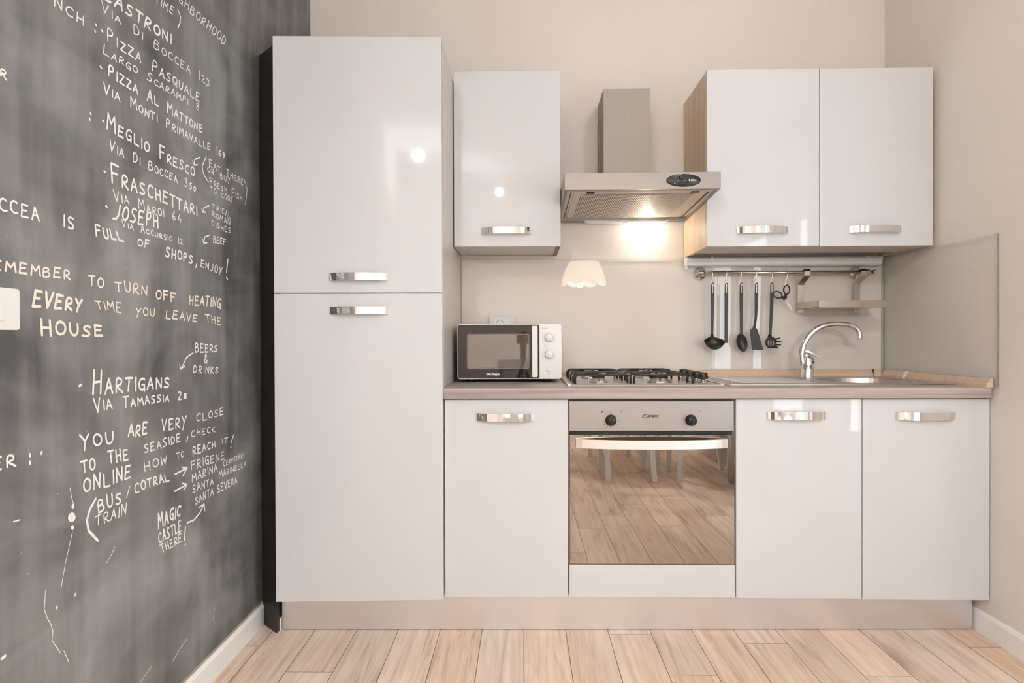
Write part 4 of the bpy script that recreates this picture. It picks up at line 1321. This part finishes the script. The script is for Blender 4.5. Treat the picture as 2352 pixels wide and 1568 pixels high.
# ------------------------------------------------------------------ microwave
mw = thing('microwave_oven', 'small white microwave oven with black door and two dials on the worktop', 'microwave', (0.83, -0.2, ZW1))
MX0, MX1, MZ0, MZ1, MY = 0.6225, 1.0430, 0.9085, 1.1315, -0.372
part('body', MB().boxr(MX0, MX1, MY + 0.012, -0.040, MZ0, MZ1, 0.012, 'y', 5, edge=0.002).box(MX1 - .002, MX1 + .004, MY + .035, -0.06, MZ0 + .03, MZ1 - .035, .002), M['white_plastic'], mw)
part('front_frame', MB().boxr(MX0, MX1, MY, MY + 0.012, MZ0, MZ1, 0.010, 'y', 5, edge=0.002), M['white_plastic'], mw)
md = part('door', MB().boxr(MX0 + .003, 0.9125 + .052 - .010, MY - 0.004, MY, MZ0 + .0045, MZ1 - .0035, 0.007, 'y', 5), M['mw_glass'], mw, 'black glass door')
part('window_rim', MB().boxr(MX0 + .040, 0.9145, MY - 0.0045, MY - .003, MZ0 + .041, MZ1 - .040, 0.007, 'y', 5), M['mw_rim'], md)
part('window', MB().boxr(MX0 + .045, 0.9095, MY - 0.0050, MY - .004, MZ0 + .046, MZ1 - .045, 0.005, 'y', 5), M['mw_window'], md, 'grey see-through mesh window')
part('door_handle', MB().boxr(0.9245, 0.9470, MY - 0.014, MY - .004, MZ0 + .0085, MZ1 - .0085, 0.004, 'y', 4, edge=.001), M['white_plastic'], md, 'long white grip bar')
lt = MB().text('Orbegozo', 0.014, (0.7560, MY - .0046, MZ0 + .0165), FACING, 0.0001, width=0.0400, bold=0.00035)
for i in range(3):
    lt.box(0.7405 + i * .0047, 0.7440 + i * .0047, MY - .0048, MY - .004, MZ0 + .0165, MZ0 + .0245)
part('lettering', lt, M['print_white'], md, 'white maker lettering')
for z in (1.0760, 1.0075):
    x = 0.9935
    kd = part('dial', MB().lathe([(0, 0), (.0185, 0), (.0180, .003), (.0168, .004), (.0160, .013), (.0150, .0145), (0, .015)], (x, MY, z), (0, -1, 0), 36), M['white_plastic'], mw)
    tk = MB()
    for i in range(12):
        a = PI * (1.25 - 1.5 * i / 11) if z > 1.05 else PI * (1.3 - 1.6 * i / 11)
        if i in (4, 5, 6, 7) and z > 1.05: continue
        rx, rz = x + .0255 * math.cos(a), z + .0245 * math.sin(a)
        tk.box(rx - .0010, rx + .0010, MY - .0006, MY + .0002, rz - .0010, rz + .0010)
    part('dial_marks', tk, M['print_grey'], kd)
pr = MB().text('Power', 0.0085, (0.9660, MY - .0005, 1.1105), FACING, 0.0001)
pr.text('min', 0.0075, (0.9760, MY - .0005, 1.0395), FACING, 0.0001)
pr.text('Micro', 0.0105, (0.9790, MY - .0005, 0.9375), FACING, 0.0001, 0.2, width=0.024)
pr.text('700 W', 0.0062, (0.9830, MY - .0005, 0.9290), FACING, 0.0001)
part('panel_print', pr, M['print_grey'], mw, 'small grey print')
for x in (MX0 + .05, MX1 - .06):
    for y in (MY + .045, -0.08):
        part('foot', MB().cyl((x, y, ZW1), (x, y, MZ0 + .001), .011, .013, seg=20), M['black_plastic'], mw)

# wall socket behind the microwave
so = thing('wall_socket', 'pale wall socket on the splashback peeking over the microwave', 'socket', (0.793, -0.01, 1.10))
part('plate', MB().boxr(0.732, 0.854, -0.0175, -0.009, 1.094, 1.1745, 0.004, 'y', 4, edge=.0015), M['socket_grey'], so)
part('insert', MB().box(0.757, 0.829, -0.0195, -0.0165, 1.105, 1.161, 0.001), M['white_plastic'], so)
part('socket_ring', MB().lathe([(.017, 0), (.0185, 0), (.0185, .0008), (.017, .0008)], (0.782, -0.0196, 1.140), (0, -1, 0), 32).cyl((0.782, -0.0194, 1.1585), (0.782, -0.0204, 1.1585), .0022, seg=12), M['print_black'], so, 'dark round socket outline')

# ------------------------------------------------------------------ oven
ov = thing('built_in_oven', 'built-in steel oven with mirrored door under the gas hob', 'oven', (1.35, -0.3, 0.2575))
part('body', MB().box(1.0710, 1.6285, -0.599, -0.06, 0.2580, 0.832), M['steel'], ov)
op = part('control_panel', MB().box(1.0545, 1.6440, -0.6235, -0.6000, 0.7385, 0.8460, 0.0015), M['oven_steel'], ov)
part('vent_gap', MB().box(1.0560, 1.6420, -0.6120, -0.6000, 0.7250, 0.7385), M['black_metal'], ov, 'black gap under the control panel')
part('top_gap', MB().box(1.0560, 1.6420, -0.6130, -0.6000, 0.8460, 0.8505), M['black_metal'], ov)
od = part('door', MB().box(1.0555, 1.6460, -0.6235, -0.6010, 0.2585, 0.7245, 0.001), M['mirror'], ov, 'mirror-like tinted glass door')
pts = []
for i in range(25):
    t = i / 24
    pts.append((1.078 + .539 * t, -0.6315 - 0.034 * (1 - (2 * t - 1) ** 2) ** .8, 0.6955))
hh = MB().strip(pts, 0.031, 0.009, (0, 0, 1))
part('door_handle', hh, M['steel_bar'], od, 'curved satin steel grip bar')
for x, ang in ((1.2040, 0.0), (1.4900, -0.25)):
    kk = MB().lathe([(0, 0), (.0205, 0), (.0200, .004), (.0180, .006), (.0170, .020), (.0150, .023), (0, .024)], (x, -0.6235, 0.7775), (0, -1, 0), 36)
    kk.boxr(x - .0040, x + .0040, -0.6515, -0.6440, 0.7605, 0.7945, .003, 'y', 4)
    part('knob', kk, M['black_plastic'], op)
mk = MB()
for i in range(9):
    a = PI * (.30 + 0 - (1.2) * i / 8) if False else PI * (0.28 - 1.25 * i / 8)
    mk.box(1.204 + .0285 * math.cos(a) - .0022, 1.204 + .0285 * math.cos(a) + .0022, -.6239, -.6230, .7775 + .0285 * math.sin(a) - .0006, .7775 + .0285 * math.sin(a) + .0006)
mk.cyl((1.204, -.6234, .8040), (1.204, -.6239, .8040), .0016, seg=10)
for i in range(5):
    a = PI * (0.95 - .42 * i)
    mk.box(1.490 + .0270 * math.cos(a) - .0015, 1.490 + .0270 * math.cos(a) + .0015, -.6239, -.6230, .7775 + .0270 * math.sin(a) - .0005, .7775 + .0270 * math.sin(a) + .0005)
mk.cyl((1.1725, -.6234, .8075), (1.1725, -.6239, .8075), .0032, seg=10)
mk.text('\u00b0C', 0.0105, (1.2345, -.6237, .8045), FACING, 0.0002)
mk.text('F', 0.0095, (1.5195, -.6237, .8055), FACING, 0.0002)
part('panel_marks', mk, M['print_black'], op)
lg = MB().text('C', 0.0185, (1.3165, -.6237, .7855), FACING, 0.0002, 0.25, width=0.0165)
lg.text('ANDY', 0.0128, (1.3325, -.6237, .7875), FACING, 0.0002, 0.25, width=0.0425)
for k in (0.0005, .001): lg.text('ANDY', 0.0128, (1.3325 + k, -.6237, .7875), FACING, 0.0002, 0.25, width=0.0425); lg.text('C', 0.0185, (1.3165 + k, -.6237, .7855), FACING, 0.0002, 0.25, width=0.0165)
part('lettering', lg, M['print_black'], op, 'black maker lettering')

# ================================================================== the room behind the camera, seen in the reflections
def chair(name, label, x, y, rz):
    """white wooden chair facing +y before turning by rz"""
    t = thing(name, label, 'chair', (0, 0, 0), 'white dining chairs at the table')
    ORG[t.name] = Vector((0, 0, 0))
    for sx in (-1, 1):
        part('leg', MB().strip([(sx * .17, .18, 0), (sx * .17, .18, .44)], .034, .034, (1, 0, 0)), M['white_wood'], t)
        part('leg', MB().strip([(sx * .17, -.235, 0), (sx * .165, -.19, .25), (sx * .165, -.185, .46), (sx * .165, -.215, .70), (sx * .165, -.25, .86)], .036, .030, (1, 0, 0)), M['white_wood'], t)
    part('seat', MB().box(-.205, .205, -.19, .215, .44, .468, .008), M['white_wood'], t)
    part('apron', MB().box(-.16, .16, .165, .185, .375, .44).box(-.16, .16, -.195, -.175, .375, .44).box(-.18, -.16, -.18, .17, .375, .44).box(.16, .18, -.18, .17, .375, .44), M['white_wood'], t)
    br_ = MB()
    br_.strip([(-.185, -.240, .84), (-.09, -.262, .845), (0, -.268, .847), (.09, -.262, .845), (.185, -.240, .84)], .085, .022, (0, 0.25, 1))
    br_.strip([(-.165, -.215, .64), (0, -.235, .642), (.165, -.215, .64)], .045, .018, (0, 0.2, 1))
    part('backrest', br_, M['white_wood'], t)
    t.location = (x, y, 0); t.rotation_euler = (0, 0, rz)
    return t
chair('dining_chair', 'white chair reflected in the oven door, nearest of the left pair of legs', 1.69, -3.15, PI)
c2 = copy_tree([o for o in C.objects if o.name == 'dining_chair'][0], (0, 0, 0), 'white chair reflected in the oven door beside the curtain', 'white dining chairs at the table')
c2.location = (2.245, -3.12, 0); c2.rotation_euler = (0, 0, PI / 2)
c3 = copy_tree([o for o in C.objects if o.name == 'dining_chair'][0], (0, 0, 0), 'white chair reflected far back in the oven door behind the table', 'white dining chairs at the table')
c3.location = (1.66, -4.05, 0); c3.rotation_euler = (0, 0, 0.0)
c4 = copy_tree([o for o in C.objects if o.name == 'dining_chair'][0], (0, 0, 0), 'white chair reflected in the microwave door behind the camera tripod', 'white dining chairs at the table')
c4.location = (0.86, -3.27, 0); c4.rotation_euler = (0, 0, PI)
dt = thing('dining_table', 'white dining table reflected faintly in the splashback behind the hob', 'table', (1.60, -3.58, 0))
part('tabletop', MB().box(1.17, 2.02, -3.92, -3.28, 0.725, 0.755, .006), M['white_wood'], dt)
part('apron', MB().box(1.20, 1.99, -3.87, -3.85, 0.65, 0.725).box(1.20, 1.99, -3.35, -3.33, 0.65, 0.725), M['white_wood'], dt)
for x in (1.22, 1.97):
    for y in (-3.86, -3.34):
        part('leg', MB().prism([(x - .025, y - .025), (x + .025, y - .025), (x + .025, y + .025), (x - .025, y + .025)], 'z', 0, .725), M['white_wood'], dt)

fv = thing('flower_vase', 'small vase of pale flowers reflected faintly in the splashback left of the hob', 'vase', (1.45, -3.42, 0.755))
part('vase', MB().lathe([(0, 0), (.040, 0), (.048, .03), (.050, .09), (.034, .16), (.040, .19), (.037, .19), (.030, .16), (.045, .09), (.040, .02), (0, .01)], (1.45, -3.42, .755), (0, 0, 1), 28), M['white_plastic'], fv)
for i, (dx, dy, dz) in enumerate(((-.07, .0, .34), (.02, .03, .38), (.08, -.02, .32), (-.02, -.05, .30), (.05, .06, .28))):
    st_ = part('stem', MB().tube([(1.45, -3.42, .80), (1.45 + dx * .3, -3.42 + dy * .3, .96), (1.45 + dx, -3.42 + dy, .755 + dz)], .0028, 8), M['leaf'], fv)
    fb_ = MB()
    for k in range(6):
        a = 2 * PI * k / 6
        fb_.lathe([(0, -.016), (.013, -.006), (.015, .004), (0, .014)], (1.45 + dx + .018 * math.cos(a), -3.42 + dy + .018 * math.sin(a), .755 + dz), (math.cos(a), math.sin(a), .6), 10)
    part('blossom', fb_, M['petal'], st_)

# pendant lamp with a pleated scalloped shade
PX, PY = 1.535, -3.58
pd = thing('pendant_lamp', 'cream pleated pendant lampshade reflected in the splashback', 'lamp', (PX, PY, 1.62))
def shade_fn(u, v):
    a = 2 * PI * u
    r = 0.150 + 0.075 * v ** 0.8
    r += 0.003 * math.sin(a * 48)
    return Vector((PX + r * math.cos(a), PY + r * math.sin(a), 1.875 - 0.185 * v))
part('lamp_shade', MB().grid(shade_fn, 288, 10, closed_u=True, thick=0.0015), M['shade'], pd)
def frill_fn(u, v):
    a = 2 * PI * u
    dip = abs(math.sin(a * 4.0)) ** 0.7
    r = 0.229 + 0.008 * v * dip + .0015 * math.sin(a * 60)
    return Vector((PX + r * math.cos(a), PY + r * math.sin(a), 1.698 - (0.030 + 0.042 * dip) * v))
part('frill', MB().grid(frill_fn, 288, 6, closed_u=True, thick=0.0015), M['shade'], pd)
part('cord', MB().cyl((PX, PY, 1.80), (PX, PY, ZC), .004, seg=8).cyl((PX, PY, ZC - .04), (PX, PY, ZC), .045), M['white_plastic'], pd)
part('spider', MB().cyl((PX - .15, PY, 1.872), (PX + .15, PY, 1.872), .002, seg=6).cyl((PX, PY - .15, 1.872), (PX, PY + .15, 1.872), .002, seg=6).cyl((PX, PY, 1.76), (PX, PY, 1.875), .018, seg=16), M['white_plastic'], pd)
part('bulb', MB().lathe([(0, 0), (.008, .002), (.015, .02), (.016, .045), (.014, .075), (.012, .10), (0, .10)], (PX - .035, PY, 1.655), (0.2, 0, 1), 20), M['bulb'], pd, 'lit bulb')
bulb_light('pendant_light', (PX - .035, PY, 1.640), 0.035, P_PENDANT, LAMP, pd, ORG[pd.name])

# small bulbs of the ceiling lights: two behind the camera, one over the kitchen, one unseen lamp added as fill
def ceiling_spot(label, x, y, z, power, r=0.030):
    t = thing('ceiling_spotlight', label, 'ceiling lamp', (x, y, ZC), 'small ceiling lamps')
    part('rod', MB().cyl((x, y, z + .06), (x, y, ZC), .006, seg=10).cyl((x, y, ZC - .02), (x, y, ZC), .05, seg=24), M['white_plastic'], t)
    part('socket', MB().cyl((x, y, z + .035), (x, y, z + .075), .020, .016, seg=20), M['white_plastic'], t)
    part('bulb', MB().lathe([(0, -r * .4), (r * .3, -r * .25), (r * .42, 0), (r * .35, r * .6), (r * .35, r * 1.6), (0, r * 1.6)], (x, y, z), (0, 0, 1), 20), M['bulb'], t)
    bulb_light('ceiling_bulb_light', (x, y, z), r, power, LAMP, t, ORG[t.name])
ceiling_spot('ceiling lamp reflected as a bright spot on the tall cabinet door', 0.152, -4.164, 2.80, P_A)
ceiling_spot('ceiling lamp reflected as a bright spot on the narrow wall cabinet', 0.628, -4.475, 2.70, P_B)
ceiling_spot('unseen ceiling lamp added as fill light above the right of the room', 1.95, -2.40, 2.84, P_FILL, 0.06)
ceiling_spot('ceiling lamp over the kitchen whose glow falls on the extractor hood', 1.62, -1.25, 2.72, P_K)

# curtains and radiator along the right wall
def curtain(label, y0, y1, x, amp, z0=0.02, z1=2.45, flare=0.0):
    def fn(u, v):
        y = y0 + (y1 - y0) * u
        k = 0.5 + .5 * v
        return Vector((x - flare * v * u + amp * k * (math.sin(u * 19) + .4 * math.sin(u * 41 + 1.3)), y + .02 * math.sin(v * 5 + u * 8), z1 + (z0 - z1) * v))
    mb = MB().grid(fn, 90, 14, thick=0.0015)
    t = thing('curtain', label, 'curtain', (x, (y0 + y1) / 2, z0), 'pale curtains at the window')
    part('cloth', mb, M['curtain'], t)
curtain('pale curtain gathered by the window, reflected at the right edge of the oven door', -2.22, -2.86, 2.45, 0.026, flare=.06)
curtain('pale curtain reflected in the splashback left of the bright window strip', -1.36, -1.74, 2.46, 0.022)
struct('trim_1', MB().cyl((2.46, -1.2, 2.46), (2.46, -3.3, 2.46), 0.010, seg=12), M['white_plastic'])
rd = thing('radiator', 'white column radiator on the right wall reflected in the oven door', 'radiator', (2.49, -3.75, 0.12))
for i in range(12):
    y = -3.42 - i * 0.055
    part('column', MB().boxr(2.44, 2.50, y - .020, y + .020, 0.12, 0.72, .018, 'z', 4), M['iron'], rd)
part('manifold', MB().cyl((2.47, -3.39, .16), (2.47, -4.05, .16), .016, seg=12).cyl((2.47, -3.39, .68), (2.47, -4.05, .68), .016, seg=12).box(2.50, XR, -3.50, -3.48, .60, .62).box(2.50, XR, -3.92, -3.90, .60, .62), M['iron'], rd)

# photographer's camera on its tripod, seen in the microwave door
tpd = thing('camera_tripod', 'black camera on a tripod reflected in the microwave door', 'camera', (0.889, -2.87, 0))
part('camera_body', MB().box(0.835, 0.945, -2.895, -2.835, 1.025, 1.105, .010).box(0.870, 0.910, -2.885, -2.840, 1.10, 1.125, .008), M['black_plastic'], tpd)
part('lens', MB().cyl((0.889, -2.84, 1.066), (0.889, -2.800, 1.066), .034, seg=28), M['black_metal'], tpd)
part('column', MB().cyl((0.889, -2.87, .55), (0.889, -2.87, 1.0), .014, seg=16).box(.862, .916, -2.90, -2.84, .985, 1.026, .006).cyl((.889, -2.87, .90), (.889, -2.87, .99), .024, seg=16), M['black_metal'], tpd)
for a in (PI / 2 + .0, PI * 7 / 6, PI * 11 / 6):
    part('leg', MB().tube([(0.889, -2.87, .86), (0.889 + .36 * math.cos(a), -2.87 + .36 * math.sin(a), .008)], [.015, .010], 12), M['black_metal'], tpd)
